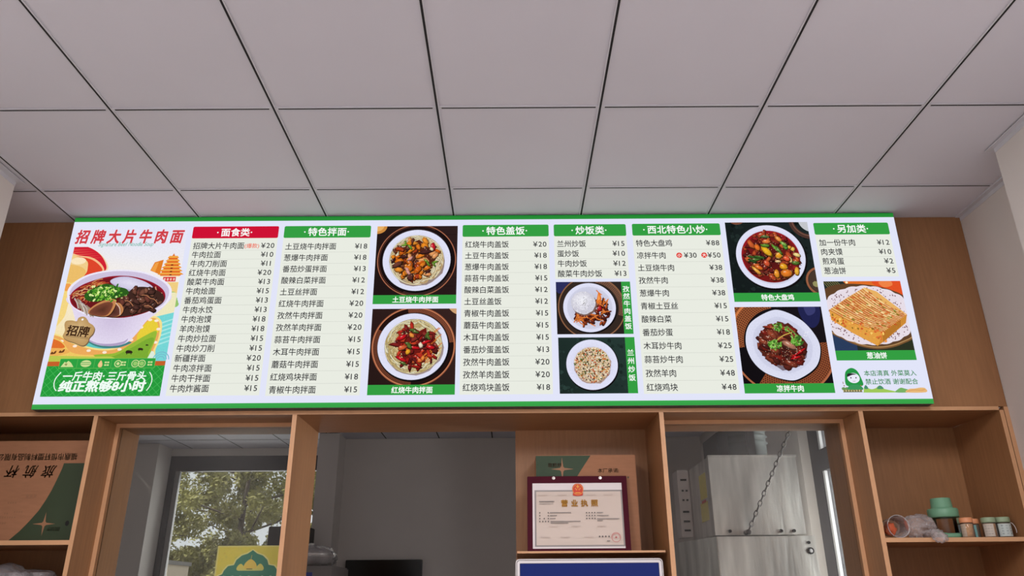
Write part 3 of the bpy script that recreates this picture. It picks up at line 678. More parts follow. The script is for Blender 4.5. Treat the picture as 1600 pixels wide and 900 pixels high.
def pic_bigchicken(a, u0, v0, u1, v1):
    rr = random.Random(57); bg(a, u0, v0, u1, v1, (26, 34, 34)); cl_ = (u0, v0, u1, v1)
    for k in range(120): 
        q = clipped(blob_pts(rr.uniform(u0, u1), rr.uniform(v0, v1), rr.uniform(.004, .012), rr, 7, .4), cl_)
        if len(q) > 2: a.poly(q, mul((28, 38, 36), rr.uniform(.6, 1.2)))
    cx, cy = u0 + .498 * (u1 - u0), v0 + .493 * (v1 - v0)
    a.ring(u1 + .01, v0 - .01, .075, .098, (78, 52, 46), 40, 1.2, 3.4, cl_); a.ring(u1 + .01, v0 - .01, .080, .084, (126, 86, 70), 40, 1.2, 3.4, cl_); a.ring(u1 + .02, v0 - .01, 0, .062, (196, 198, 204), 40, 1.2, 3.4, cl_)
    a.ring(u1 + .022, v1 - .055, .062, .072, (152, 94, 66), 40, 1.3, 5, cl_); a.ring(u1 + .022, v1 - .055, .0, .060, (72, 56, 46), 40, 1.3, 5, cl_); a.poly(clipped(blob_pts(u1 - .004, v1 - .04, .016, rr, 9), cl_), (150, 146, 96))
    a.ring(u0 + .055, v0 - .032, .030, .044, (120, 74, 58), 40, 0, 3.1416, cl_)
    plate(a, cx, cy, .159, .159, inner=.86)
    a.disc(cx, cy, .134, .131, (110, 20, 24), (150, 26, 34), 60); a.disc(cx + .002, cy + .006, .128, .124, (70, 24, 22), (120, 26, 26), 60)
    for k in range(105):
        t = rr.uniform(0, 6.28); q = .122 * math.sqrt(rr.random()); c = rr.choice([(124, 40, 30), (96, 30, 28), (150, 56, 34), (176, 70, 40), (80, 28, 28), (196, 92, 46), (140, 34, 34), (116, 50, 40)])
        chunk(a, cx + q * math.cos(t), cy + q * math.sin(t), rr.uniform(.008, .0165), c, rr, rr.uniform(1.1, 1.6), .34, .35, 6)
    for x, y, c, r, e, an in ((-.018, -.028, (240, 172, 36), .022, 1.5, .9), (.038, -.006, (236, 152, 40), .017, 1.2, 2.3), (.046, -.088, (232, 140, 60), .014, 1.3, .8), (-.058, -.045, (222, 110, 40), .014, 1.2, 1.2), (.105, -.036, (240, 186, 80), .0105, 1.0, 0), (.12, -.006, (242, 206, 130), .0125, 1.3, .3), (.05, .052, (240, 160, 34), .016, 1.1, .2), (.06, .085, (226, 122, 40), .022, 1.2, 0), (.015, .086, (236, 146, 44), .0155, 1.3, 1.5), (.108, .076, (240, 172, 60), .0145, 1.4, 1.7), (-.076, .07, (238, 164, 66), .0145, 1.9, .8), (-.064, .055, (226, 110, 40), .013, 1.5, .5), (.086, .018, (244, 206, 130), .011, 1.3, 1.4), (.028, .026, (240, 196, 140), .009, 1.5, 0), (-.012, -.075, (222, 120, 60), .014, 1.4, 0), (.07, .012, (226, 84, 50), .014, 1.2, .3), (-.024, .034, (206, 84, 52), .015, 1.1, 1), (.09, -.045, (226, 156, 50), .009, 1.1, 0)):
        chunk(a, cx + x, cy + y, r, c, rr, e, .1, .9, 9, an)
    for x, y, e, an, c in ((-.085, .005, 2.2, .3, (54, 88, 38)), (-.074, .018, 2.4, -.2, (72, 112, 46)), (-.055, .004, 2.0, .2, (60, 96, 40)), (-.09, .022, 1.8, .5, (46, 74, 34)), (-.02, -.055, 1.6, .1, (96, 140, 50)), (.026, -.04, 2.2, .9, (104, 154, 56)), (.04, -.03, 2.0, 1.1, (84, 128, 50)), (.072, -.05, 1.3, 1.2, (98, 156, 60)), (.066, -.062, 1.5, .6, (120, 170, 70)), (.108, .034, 1.4, 0, (86, 120, 48)), (-.015, -.1, 1.8, 0, (90, 110, 60))):
        chunk(a, cx + x, cy + y, .0125, c, rr, e, .15, .6, 9, an)
    for k in range(90):
        t = rr.uniform(0, 6.28); q = .12 * math.sqrt(rr.random()); a.poly(blob_pts(cx + q * math.cos(t), cy + q * math.sin(t), .0013, rr, 5), rr.choice([(255, 226, 190), (246, 160, 110), (240, 200, 150)]))
def herb(a, x, y, s_, rr, n=26):
    for k in range(n):
        t = rr.uniform(0, 6.28); q = s_ * math.sqrt(rr.random()); c = rr.choice([(88, 150, 48), (110, 176, 66), (66, 120, 40), (140, 196, 92), (52, 96, 36)])
        a.poly(blob_pts(x + q * math.cos(t), y + q * math.sin(t) * .85, s_ * rr.uniform(.14, .3), rr, 7, .35, 1.3, rr.uniform(0, 3)), c)
def pic_coldbeef(a, u0, v0, u1, v1):
    rr = random.Random(67); bg(a, u0, v0, u1, v1, (22, 18, 22)); cl_ = (u0, v0, u1, v1)
    cx, cy = u0 + .493 * (u1 - u0), v0 + .503 * (v1 - v0)
    lattice(a, cx, cy - .005, .168, .262, cl_, (150, 84, 50), rr, .0090, (42, 22, 18), 3.05, 4.55); lattice(a, cx + .004, cy, .160, .225, cl_, (138, 74, 46), rr, .0088, (38, 20, 16), -.05, 2.2)
    a.ring(cx, cy, .224, .232, (176, 104, 70), 60, .3, 2.6, cl_); a.ring(cx, cy - .01, .222, .232, (206, 120, 70), 40, 3.5, 4.5, cl_)
    a.poly(clipped(smooth([(cx + .10, v0 - .01), (u1 - .012, v0 - .01), (u1 - .018, v0 + .07), (cx + .14, v0 + .10), (cx + .10, v0 + .05)]), cl_), (34, 36, 78)); a.poly(clipped(smooth([(cx + .12, v0 - .01), (u1 - .03, v0 + .0), (u1 - .034, v0 + .03), (cx + .13, v0 + .04)]), cl_), (58, 60, 110))
    pts = smooth([(cx + .163 * x, cy + .160 * y) for x, y in ((-.98, -.1), (-.80, -.62), (-.25, -.97), (.12, -.99), (.62, -.70), (.93, -.25), (1.0, .15), (.82, .62), (.35, .95), (.0, 1.0), (-.55, .80), (-.88, .42))], 6)
    a.poly([(x + .004, y + .006) for x, y in pts], (10, 8, 10)); a.fan((cx - .01, cy + .02), pts, (204, 206, 230), (220, 222, 242))
    a.fan((cx, cy), [(cx + (x - cx) * .8, cy + (y - cy) * .8) for x, y in pts], (180, 180, 204), (208, 210, 232))
    a.poly(blob_pts(cx - .002, cy + .008, .104, rr, 26, .08), (120, 108, 120)); a.poly(blob_pts(cx, cy, .100, rr, 26, .12), (84, 36, 28))
    for k in range(95):
        t = rr.uniform(0, 6.28); q = .094 * math.sqrt(rr.random()); c = rr.choice([(110, 44, 32), (128, 56, 40), (94, 38, 30), (142, 66, 46), (76, 32, 28), (120, 36, 28)])
        chunk(a, cx - .005 + q * math.cos(t), cy + .002 + q * math.sin(t), rr.uniform(.011, .022), c, rr, rr.uniform(1.1, 1.5), .24, .2, 10, rr.uniform(.2, 1.0), .62)
    for x, y, e, an in ((-.03, -.078, 2.6, .15), (.03, -.07, 2.4, .3)): chunk(a, cx + x, cy + y, .018, (150, 52, 36), rr, e, .1, .4, 9, an)
    chunk(a, cx + .028, cy + .0, .022, (176, 118, 96), rr, 1.5, .15, 1, 9, .6)
    for x, y, e, an in ((.056, .046, 2.8, -.4), (.075, .032, 2.4, -.6), (.05, .06, 2.2, -.25)): chunk(a, cx + x, cy + y, .011, (190, 26, 32), rr, e, .1, .8, 9, an)
    a.strand(smooth([(cx - .02, cy - .022), (cx + .01, cy - .042), (cx + .05, cy - .056)], 6, False), .004, (206, 176, 76)); a.strand(smooth([(cx + .03, cy - .085), (cx + .058, cy - .055), (cx + .075, cy - .03)], 6, False), .006, (104, 140, 66)); a.strand(smooth([(cx + .02, cy - .08), (cx + .04, cy - .055), (cx + .05, cy - .04)], 6, False), .003, (150, 190, 90))
    herb(a, cx - .033, cy + .0, .028, rr, 44); herb(a, cx - .012, cy - .082, .022, rr, 30); herb(a, cx + .066, cy - .018, .026, rr, 40); herb(a, cx + .03, cy - .07, .013, rr, 14)
    for k in range(150):
        t = rr.uniform(0, 6.28); q = .095 * math.sqrt(rr.random()); a.poly(blob_pts(cx + q * math.cos(t), cy + .004 + q * math.sin(t), rr.uniform(.0009, .0017), rr, 5), rr.choice([(236, 206, 170), (220, 160, 120), (250, 232, 206), (60, 24, 22)]))
    for k in range(10): a.poly(blob_pts(cx + .11 + rr.uniform(-.012, .012), cy - .05 + rr.uniform(-.012, .014), .002, rr, 6), (240, 240, 246))
def pic_pancake(a, u0, v0, u1, v1):
    rr = random.Random(73); cl_ = (u0, v0, u1, v1); bg(a, u0, v0, u1, v1, (42, 50, 48))
    def P(pts): return clipped(pts, cl_)
    a.poly(P([(u0, v1 - .09), (u0 + .10, v1 - .05), (u0 + .10, v1), (u0, v1)]), (42, 60, 92)); a.poly(P([(u0 + .2, v1 - .06), (u1, v1 - .1), (u1, v1), (u0 + .2, v1)]), (44, 50, 36))
    for k in range(7): a.strand([(u0 + .01 * k, v0 + .002), (u0 + .03 + .012 * k, v0 + .05)], .002, (150, 140, 70), clip=cl_)
    a.poly(P(smooth([(u0 + .09, v0 - .02), (u0 + .22, v0 - .02), (u0 + .25, v0 + .02), (u0 + .2, v0 + .04), (u0 + .12, v0 + .03)])), (222, 110, 40)); a.poly(P(smooth([(u0 + .22, v0 + .01), (u0 + .26, v0 - .02), (u1 + .02, v0 - .02), (u1 + .01, v0 + .10), (u0 + .30, v0 + .06)])), (226, 82, 36)); a.poly(P(smooth([(u0 + .25, v0 + .005), (u0 + .3, v0 - .005), (u0 + .31, v0 + .02), (u0 + .27, v0 + .03)])), (240, 130, 70)); a.disc(u0 + .105, v0 + .006, .006, .005, (255, 240, 190))
    bas = smooth([(u0 - .02, v0 + .22), (u0 + .05, v0 + .28), (u0 + .13, v0 + .314), (u0 + .21, v0 + .322), (u0 + .3, v0 + .30), (u1 + .02, v0 + .25), (u1 + .02, v0 + .1), (u0 + .2, v0 + .03), (u0, v0 + .05)])
    a.poly(P(bas), (120, 84, 50)); a.poly(P([(x, y - .007) for x, y in bas]), (176, 136, 88)); a.poly(P([(x, y - .012) for x, y in bas]), (96, 66, 42))
    doi = []
    for k in range(120):
        t = 2 * math.pi * k / 120; q = 1 + .035 * abs(math.sin(t * 11)); doi.append((u0 + .177 + .205 * q * math.cos(t), v0 + .163 + .137 * q * math.sin(t)))
    a.fan((u0 + .177, v0 + .163), [p for p in P(doi)], (226, 212, 218), (232, 222, 232))
    for k in range(190):
        t = rr.uniform(0, 6.28); q = rr.uniform(.72, .97); x, y = u0 + .177 + .203 * q * math.cos(t), v0 + .163 + .136 * q * math.sin(t)
        if u0 + .003 < x < u1 - .003: a.poly(blob_pts(x, y, rr.uniform(.0018, .0036), rr, 6, .3), (124, 84, 92))
    T = [(u0 + .004, v0 + .138), (u0 + .09, v0 + .083), (u0 + .180, v0 + .031), (u0 + .232, v0 + .051), (u1 - .002, v0 + .162), (u0 + .226, v0 + .244), (u0 + .108, v0 + .199)]
    a.poly(P([(u0 + .004, v0 + .138), (u0 + .108, v0 + .199), (u0 + .226, v0 + .244), (u0 + .221, v0 + .288), (u0 + .19, v0 + .308), (u0 + .094, v0 + .25), (u0 + .006, v0 + .186)]), (226, 160, 70))
    a.poly(P([(u0 + .226, v0 + .244), (u1 - .002, v0 + .162), (u1 - .014, v0 + .202), (u0 + .221, v0 + .288), (u0 + .19, v0 + .308)]), (206, 138, 52))
    a.poly(P(T), (232, 178, 100))
    A0, A1, B0, B1 = T[0], T[2], T[5], T[4]
    n = 17
    for k in range(n):
        t, t2 = k / n, (k + 1) / n
        p0 = mix(A0, A1, t); p1 = mix(A0, A1, t2); q0 = mix(B0, B1, t); q1 = mix(B0, B1, t2)
        def C(p, q, s_): bow = .012 * math.sin(math.pi * s_); return (p[0] + (q[0] - p[0]) * s_ - bow * .4, p[1] + (q[1] - p[1]) * s_ + bow)
        up = [C(p1, q1, j / 8) for j in range(9)]; lo = [C(p0, q0, j / 8) for j in range(9)]
        c = rr.choice([(240, 196, 120), (232, 178, 96), (246, 210, 140), (226, 164, 84)])
        for j in range(8):
            cc = mix(c, (192, 92, 44), min(.9, max(0, rr.gauss(.34, .34)))); q = P([lo[j], lo[j + 1], up[j + 1], up[j]])
            if len(q) > 2: a.f.append([a._v(p) for p in q]); a.c.append([lin(cc)] * len(q))
        a.lift(); a.strand(lo, .0022, (176, 92, 40), (150, 80, 36), clip=cl_); a.strand([mix(x, y, .45) for x, y in zip(lo, up)], .0022, mix(c, (255, 240, 200), .5), clip=cl_)
        if k < 13:
            x, y = mix(B0, B1, t); a.strand([(x, y + .002), (x - .006, y + .050 - .03 * t * (1 - t) - .012 * t)], .0028, (150, 88, 30), (226, 176, 90), clip=cl_)
    for k in range(230):
        t, s_ = rr.random(), rr.random(); p = mix(mix(A0, A1, t), mix(B0, B1, t), s_); a.poly(P(blob_pts(p[0], p[1] + .006, rr.uniform(.0018, .0055), rr, 6, .4, 1.7, .45)) or [(u0, v0)] * 3, rr.choice([(196, 84, 40), (222, 120, 60), (186, 96, 44), (250, 220, 160), (132, 130, 50)]))
    for k in range(70):
        s_, d = rr.random(), rr.random(); p = mix(A0, B0, s_); x, y = p[0] + .002, p[1] + .006 + d * (.042 + .012 * math.sin(s_ * 3.1))
        a.poly(P(blob_pts(x, y, rr.uniform(.002, .007), rr, 7, .4)) or [(u0, v0)] * 3, rr.choice([(222, 112, 56), (240, 180, 80), (206, 92, 44), (250, 206, 110), (150, 110, 40), (236, 150, 70)]))
picture(1.422, .054, 1.797, .443, .400, '土豆烧牛肉拌面', pic_potato, label='noodles with potato chunks')
picture(1.424, .466, 1.800, .860, .815, '红烧牛肉拌面', pic_redbeef, label='noodles with red peppers')
picture(2.247, .341, 2.584, .591, 2.543, ('孜然牛肉盖饭', .377, .555), pic_cumin, True, 'rice with cumin beef')
picture(2.250, .606, 2.586, .859, 2.544, ('兰州炒饭', .677, .79), pic_friedrice, True, 'fried rice')
picture(3.047, .045, 3.433, .443, .400, '特色大盘鸡', pic_bigchicken, label='chicken stew in red sauce')
picture(3.043, .468, 3.431, .863, .820, '凉拌牛肉', pic_coldbeef, label='sliced beef with herbs')
picture(3.461, .346, 3.810, .719, .674, '葱油饼', pic_pancake, label='cut flat cakes on a doily')

# ---- poster on the sign's end ------------------------------------------------
PU0, PV0, PU1, PV1 = .026, .151, .538, .858; PC = (PU0, PV0, PU1, PV1)
def clip_s(pts, n=6): return clipped(smooth(pts, n), PC)
a = Art(sfn, off=3e-4)
a.grad([(PU0, .05), (PU1, .05), (PU1, .30), (PU0, .30)], [WHITE, WHITE, (242, 238, 236), (246, 238, 226)]); a.grad([(PU0, .30), (PU1, .30), (PU1, .72), (PU0, .72)], [(246, 238, 226), (242, 238, 236), (240, 224, 160), (244, 220, 140)])
a.poly(clip_s([(.0, .12), (.09, .151), (.149, .184), (.19, .229), (.201, .268), (.16, .30), (.086, .33), (.0, .36)]), (240, 210, 170))
a.poly(clip_s([(.0, .13), (.088, .151), (.146, .184), (.183, .229), (.193, .268), (.15, .295), (.086, .315), (.0, .34)]), (210, 34, 52))
for k in range(5): a.poly(clipped([(.0, .165 + .012 * k), (.11 + .015 * k, .165 + .010 * k), (.0, .171 + .013 * k)], PC), (224, 92, 76))
a.poly(clip_s([(.0, .19), (.06, .195), (.12, .206), (.165, .236), (.187, .270), (.17, .285), (.12, .30), (.0, .33)]), (246, 190, 140)); a.poly(clip_s([(.0, .203), (.07, .203), (.12, .216), (.158, .242), (.178, .270), (.15, .287), (.1, .3), (.0, .33)]), (222, 70, 44))
a.poly(clip_s([(.0, .20), (.06, .203), (.098, .222), (.108, .25), (.103, .29), (.05, .33), (.0, .35)]), (240, 206, 140)); a.disc(.060, .222, .034, .018, (250, 230, 190)); a.poly(clip_s([(.0, .25), (.06, .246), (.10, .268), (.098, .30), (.04, .34), (.0, .36)]), (236, 190, 106))
a.poly(clip_s([(.0, .34), (.05, .33), (.09, .31), (.10, .36), (.06, .42), (.05, .50), (.0, .55)]), (244, 214, 130)); a.poly(clip_s([(.02, .34), (.045, .335), (.05, .36), (.03, .37)]), (240, 160, 80))
# pagoda
for p, c in (([(.397, .272), (.411, .231), (.45, .218), (.444, .292)], (226, 128, 40)), ([(.40, .27), (.415, .235), (.43, .23), (.42, .282)], (240, 160, 70)), ([(.455, .33), (.535, .33), (.537, .42), (.50, .44), (.45, .39)], (240, 206, 130))): a.poly(p, c)
for k in range(6):
    w = .026 + .0068 * k; v = .205 + .0165 * k; cx = .4925
    a.poly([(cx - w, v + .004), (cx - w * .72, v - .006), (cx + w * .72, v - .006), (cx + w, v + .004), (cx + w * .8, v + .007), (cx - w * .8, v + .007)], (236, 150, 50)); a.rect(cx - w * .78, v + .006, cx + w * .78, v + .0105, (222, 84, 40)); a.rect(cx - w * .8, v - .002, cx + w * .8, v, (250, 206, 110))
    if k > 1: a.rect(cx - .005, v + .004, cx + .005, v + .0095, (110, 40, 30))
a.poly([(.4925, .186), (.499, .199), (.486, .199)], (226, 120, 50)); a.rect(.448, .298, .535, .303, (246, 220, 160)); a.rect(.462, .304, .52, .327, (214, 50, 54))
for k in range(4): a.rect(.466 + .014 * k, .310, .474 + .014 * k, .322, (240, 190, 170))
for k in range(5): a.disc(.515 + .005 * k, .39 + .012 * k, .018, .014, (150, 196, 110))
a.poly(clip_s([(.44, .42), (.52, .38), (.56, .42), (.54, .47), (.46, .49)]), (238, 232, 190))
# river, hills, ribbon road
a.poly(clipped([(.05, .60), (.25, .62), (.38, .60), (.461, .496), (.54, .476), (.54, .72), (.05, .72)], PC), (118, 214, 214))
for k in range(6): a.poly(clipped([(.47, .53 + .02 * k), (.54, .505 + .02 * k), (.54, .511 + .02 * k), (.48, .535 + .02 * k)], PC), (168, 232, 228))
a.poly(clip_s([(.10, .60), (.17, .60), (.28, .636), (.36, .61), (.34, .66), (.2, .68)]), (96, 200, 190))
a.poly(clip_s([(.0, .58), (.05, .58), (.10, .605), (.165, .628), (.235, .643), (.302, .640), (.345, .612), (.378, .556), (.418, .506), (.456, .494), (.490, .52), (.497, .58), (.485, .645), (.46, .70), (.2, .71), (.0, .70)]), (244, 222, 140))
a.poly(clip_s([(.0, .59), (.045, .585), (.10, .613), (.165, .636), (.235, .651), (.304, .648), (.352, .62), (.387, .562), (.424, .513), (.456, .503), (.482, .53), (.488, .59), (.475, .65), (.455, .70), (.2, .71), (.0, .70)]), (236, 170, 92))
a.poly(clip_s([(.395, .575), (.424, .522), (.456, .510), (.476, .535), (.482, .57), (.44, .58), (.40, .61)]), (232, 206, 60))
def road(pts, col):
    q = smooth(pts, 5, False)
    for k in range(2, len(q), 5): a.disc(q[k][0], q[k][1], .0095, .0062, col, n=16)
road([(.045, .602), (.104, .622), (.165, .645), (.235, .66), (.304, .656), (.355, .627), (.39, .568), (.424, .52), (.456, .509), (.478, .535), (.483, .59), (.47, .65)], (250, 232, 214))
a.poly(clip_s([(.1, .70), (.22, .672), (.31, .664), (.37, .625), (.42, .590), (.472, .563), (.476, .60), (.466, .65), (.45, .70)]), (150, 186, 58)); a.poly(clip_s([(.2, .70), (.3, .68), (.38, .64), (.44, .60), (.47, .60), (.455, .66), (.44, .70)]), (124, 172, 52))
a.poly(clip_s([(.0, .60), (.06, .605), (.11, .655), (.16, .67), (.22, .675), (.2, .70), (.0, .705)]), (240, 200, 100)); a.poly(clip_s([(.0, .600), (.05, .606), (.085, .635), (.06, .645), (.04, .668), (.0, .67)]), (224, 112, 46)); a.poly(clip_s([(.0, .645), (.05, .64), (.09, .645), (.11, .66), (.05, .678), (.0, .685)]), (238, 176, 90)); a.poly(clip_s([(.0, .68), (.08, .676), (.2, .68), (.3, .682), (.3, .71), (.0, .72)]), (186, 200, 80))
for x, y, s_ in ((.371, .661, 1), (.419, .648, .75), (.444, .629, .4)):
    a.poly(smooth([(x - .015 * s_, y - .004 * s_), (x - .008 * s_, y - .009 * s_), (x + .010 * s_, y - .006 * s_), (x + .014 * s_, y + .004 * s_), (x - .012 * s_, y + .005 * s_)]), (50, 40, 30)); a.rect(x - .011 * s_, y, x - .007 * s_, y + .010 * s_, (50, 40, 30)); a.rect(x + .008 * s_, y, x + .012 * s_, y + .010 * s_, (50, 40, 30))
for k, (x, y) in enumerate(((.075, .656), (.04, .662))): a.poly(smooth([(x - .012, y + .005), (x - .006, y - .006), (x, y - .001), (x + .005, y - .007), (x + .012, y - .010), (x + .010, y + .002), (x, y + .006)]), (110, 66, 34))
a.poly(clipped([(.455, .69), (.468, .655), (.48, .66), (.49, .69)], PC), (220, 236, 220))
for k in range(3): a.ring(.515, .695, .012 + .010 * k, .016 + .010 * k, (120, 186, 206), 24, math.pi, 2 * math.pi)
# bowl
body = clipped(smooth([(.045, .40), (.075, .448), (.10, .50), (.121, .545), (.15, .58), (.192, .612), (.235, .628), (.28, .632), (.325, .628), (.362, .610), (.395, .565), (.42, .52), (.455, .485), (.495, .44), (.511, .39), (.4, .33), (.15, .33)]), PC)
a.poly([(x + .004, y + .010) for x, y in clip_s([(.15, .58), (.192, .612), (.235, .628), (.28, .632), (.325, .628), (.37, .605), (.30, .60)])], (70, 130, 130))
a.fan((.27, .50), body, (204, 190, 220), (228, 218, 240)); a.poly(smooth([(.17, .595), (.22, .617), (.28, .622), (.335, .612), (.355, .598), (.34, .622), (.28, .633), (.21, .620)]), (176, 160, 196))
rim = smooth([(.042, .386), (.056, .335), (.123, .288), (.236, .267), (.354, .275), (.447, .308), (.503, .352), (.511, .402), (.482, .451), (.391, .487), (.28, .504), (.164, .491), (.08, .448)])
a.fan((.28, .39), rim, (196, 186, 214), (238, 234, 250)); a.poly([(.28 + (x - .28) * .95, .391 + (y - .39) * .945) for x, y in rim], (206, 194, 222))
soup = smooth([(.058, .405), (.069, .368), (.12, .331), (.213, .301), (.306, .299), (.391, .32), (.454, .352), (.485, .389), (.479, .432), (.417, .475), (.33, .499), (.251, .499), (.162, .482), (.086, .448)])
a.fan((.28, .40), soup, (96, 20, 26), (150, 26, 44)); a.fan((.28, .405), [(.28 + (x - .28) * .965, .403 + (y - .40) * .955) for x, y in soup], (84, 24, 24), (118, 24, 32))
rr = random.Random(5)
for k in range(46):
    t = rr.uniform(2.6, 4.3); x, y = .26 + rr.uniform(.10, .185) * math.cos(t), .39 + rr.uniform(.05, .085) * math.sin(t); L = rr.uniform(.02, .05); an = rr.uniform(-.9, .1)
    c = rr.choice([(222, 120, 62), (236, 160, 96), (196, 78, 50), (240, 190, 140)]); a.strand(smooth([(x - L * math.cos(an) * .5, y - L * math.sin(an) * .5), (x, y - .006), (x + L * math.cos(an) * .5, y + L * math.sin(an) * .5)], 4, False), .0042, c, mul(c, .75))
for k in range(22):
    x, y = .085 + .003 * k + rr.uniform(-.01, .01), .405 + .0022 * k; c = rr.choice([(214, 196, 196), (196, 176, 150), (226, 214, 206), (176, 150, 130)]); a.strand(smooth([(x, y), (x + .014, y + .018), (x + .026, y + .046)], 4, False), .0048, c, mul(c, .7))
a.poly(smooth([(.227, .33), (.249, .306), (.306, .303), (.38, .326), (.425, .358), (.37, .372), (.30, .37)]), (176, 168, 200)); a.fan((.32, .335), smooth([(.227, .328), (.249, .308), (.306, .305), (.38, .326), (.42, .356), (.364, .366), (.304, .362)]), (226, 222, 242), (204, 198, 226))
a.strand(smooth([(.435, .352), (.445, .375), (.47, .385)], 4, False), .005, (222, 160, 130))
a.poly(smooth([(.31, .39), (.339, .357), (.397, .354), (.458, .377), (.484, .408), (.468, .443), (.417, .472), (.33, .493), (.26, .493), (.27, .44)]), (64, 40, 34))
for k in range(64):
    x, y = rr.uniform(.28, .472), rr.uniform(.365, .475)
    if (x - .38) ** 2 / .0095 + (y - .42) ** 2 / .0032 < 1: c = rr.choice([(112, 70, 56), (92, 56, 46), (130, 84, 66), (78, 48, 42), (104, 58, 48)]); chunk(a, x, y, rr.uniform(.009, .017), c, rr, 1.3, .22, .4)
for x, y, an in ((.40, .40, .5), (.44, .42, .9), (.33, .43, .9), (.42, .45, .4)): a.strand(smooth([(x - .02, y - .012 * an), (x, y - .006), (x + .02, y + .016 * an)], 4, False), .0028, (196, 130, 90))
for pts, c in (([(.238, .482), (.25, .44), (.285, .43), (.31, .46), (.30, .49), (.262, .497)], (84, 48, 40)), ([(.154, .473), (.181, .437), (.234, .412), (.27, .419), (.266, .462), (.244, .492), (.192, .490)], (96, 54, 40)),):
    q = smooth(pts); m = (sum(p[0] for p in q) / len(q), sum(p[1] for p in q) / len(q)); a.poly([(x + .003, y + .004) for x, y in q], (40, 20, 18)); a.fan(m, q, mul(c, 1.15), (206, 140, 86)); a.fan((m[0] - .004, m[1] + .008), [(m[0] + (x - m[0]) * .84 - .005, m[1] + (y - m[1]) * .8 + .006) for x, y in q], mul(c, .9), mul(c, 1.3))
a.strand(smooth([(.27, .43), (.292, .455), (.30, .488)], 5, False), .004, (222, 190, 170))
a.poly(smooth([(.122, .387), (.16, .356), (.208, .337), (.258, .350), (.306, .363), (.318, .388), (.273, .406), (.224, .414), (.179, .424), (.137, .416)]), (44, 92, 30))
for k in range(210):
    x, y = rr.gauss(.215, .045), rr.gauss(.383, .017)
    if (x - .218) ** 2 / .0098 + (y - .381) ** 2 / .0019 < 1: c = rr.choice([(70, 140, 40), (120, 186, 60), (48, 108, 34), (168, 214, 90), (226, 240, 160), (36, 84, 30)]); a.poly(blob_pts(x, y, rr.uniform(.0035, .007), rr, 7, .3, 1.3, rr.uniform(0, 3)), c)
poster = a.build('poster_picture', PHOTO, sign)
# green foot with icon strip and writing
a = Art(sfn, off=2.2e-3)
a.rect(PU0, .722, PU1, PV1, (38, 154, 60)); a.rect(PU0, .702, PU1, .7225, (196, 96, 44))
st_ = .034; k = -8
while k < 40:
    x = PU0 + st_ * k
    for s_ in (1, -1): a.strand([(x, .722), (x + s_ * .136, .858)], .0022, (70, 182, 88), clip=(PU0, .722, PU1, PV1)); a.off = 2.25e-3
    k += 1
a.off = 2.4e-3
a.poly(rrect(.078, .689, .494, .734, .004), (120, 200, 90)); a.poly(rrect(.0795, .6905, .4925, .7325, .004), (46, 160, 66))
PALE = (206, 222, 150)
for x in (.155, .230, .303, .376): a.rect(x - .0005, .692, x + .0005, .731, (120, 200, 100))
a.poly([(.086, .727), (.100, .703), (.106, .708), (.115, .699), (.128, .708), (.142, .727)], PALE); a.poly([(.100, .716), (.106, .710), (.114, .712), (.110, .722)], (150, 150, 90))
a.disc(.193, .712, .023, .0155, PALE); a.rect(.172, .706, .214, .7085, (70, 160, 80)); a.rect(.172, .714, .214, .7165, (70, 160, 80))
a.fan((.257, .716), smooth([(.257, .698), (.266, .716), (.263, .728), (.251, .728), (.247, .716)]), (246, 206, 150), (230, 190, 130))
a.ring(.333, .713, .012, .016, PALE, 32); a.disc(.333, .713, .007, .007, PALE, n=20)
a.ring(.408, .713, .0135, .017, PALE, 32); a.ring(.436, .713, .0135, .017, PALE, 32); a.disc(.408, .713, .010, .010, (150, 200, 110), n=20); a.disc(.436, .713, .010, .010, (150, 200, 110), n=20)
for x in (.284, .357, .472):
    for y in (.707, .719): a.rect(x - .010, y - .0035, x - .001, y + .0035, PALE); a.rect(x + .001, y - .0035, x + .010, y + .0035, PALE)
a.build('icon_strip', INK, poster)
PW = (240, 252, 244)
a = Art(sfn, off=2.8e-3)
a.text('一斤牛肉·三斤骨头', .286, .7685, .0435, PW, bold=.026, align='c', shear=.12, width=.362)
a.build('slogan_line', INK, poster); a = Art(sfn, off=2.8e-3)
a.text('纯正熬够8小时', .284, .8135, .052, PW, bold=.042, align='c', shear=.12, width=.372)
a.build('slogan_line', INK, poster); a = Art(sfn, off=2.8e-3)
a.strand(smooth([(.094, .750), (.078, .775), (.074, .798), (.080, .820), (.091, .833)], 5, False), .004, PW); a.build('round_bracket', INK, poster); a = Art(sfn, off=2.8e-3); a.strand(smooth([(.477, .752), (.489, .770), (.493, .792), (.488, .815), (.477, .834)], 5, False), .004, PW)
a.build('round_bracket', INK, poster); a = Art(sfn, off=2.8e-3)
a.text('招牌大片牛肉面', .282, .101, .076, (250, 236, 240), bold=.050, align='c', shear=.13, track=1.22, width=.512); a.off += 2e-5
a.text('招牌大片牛肉面', .282, .101, .074, (208, 62, 72), bold=.036, align='c', shear=.13, track=1.22, width=.510); a.off += 2e-5
a.build('poster_title', INK, poster); a = Art(sfn, off=2.9e-3)
a.text('Signature Beef Noodle Soup', .265, .139, .029, (120, 186, 170), bold=.008, align='c', shear=.2, width=.255)
a.build('poster_subtitle', INK, poster)
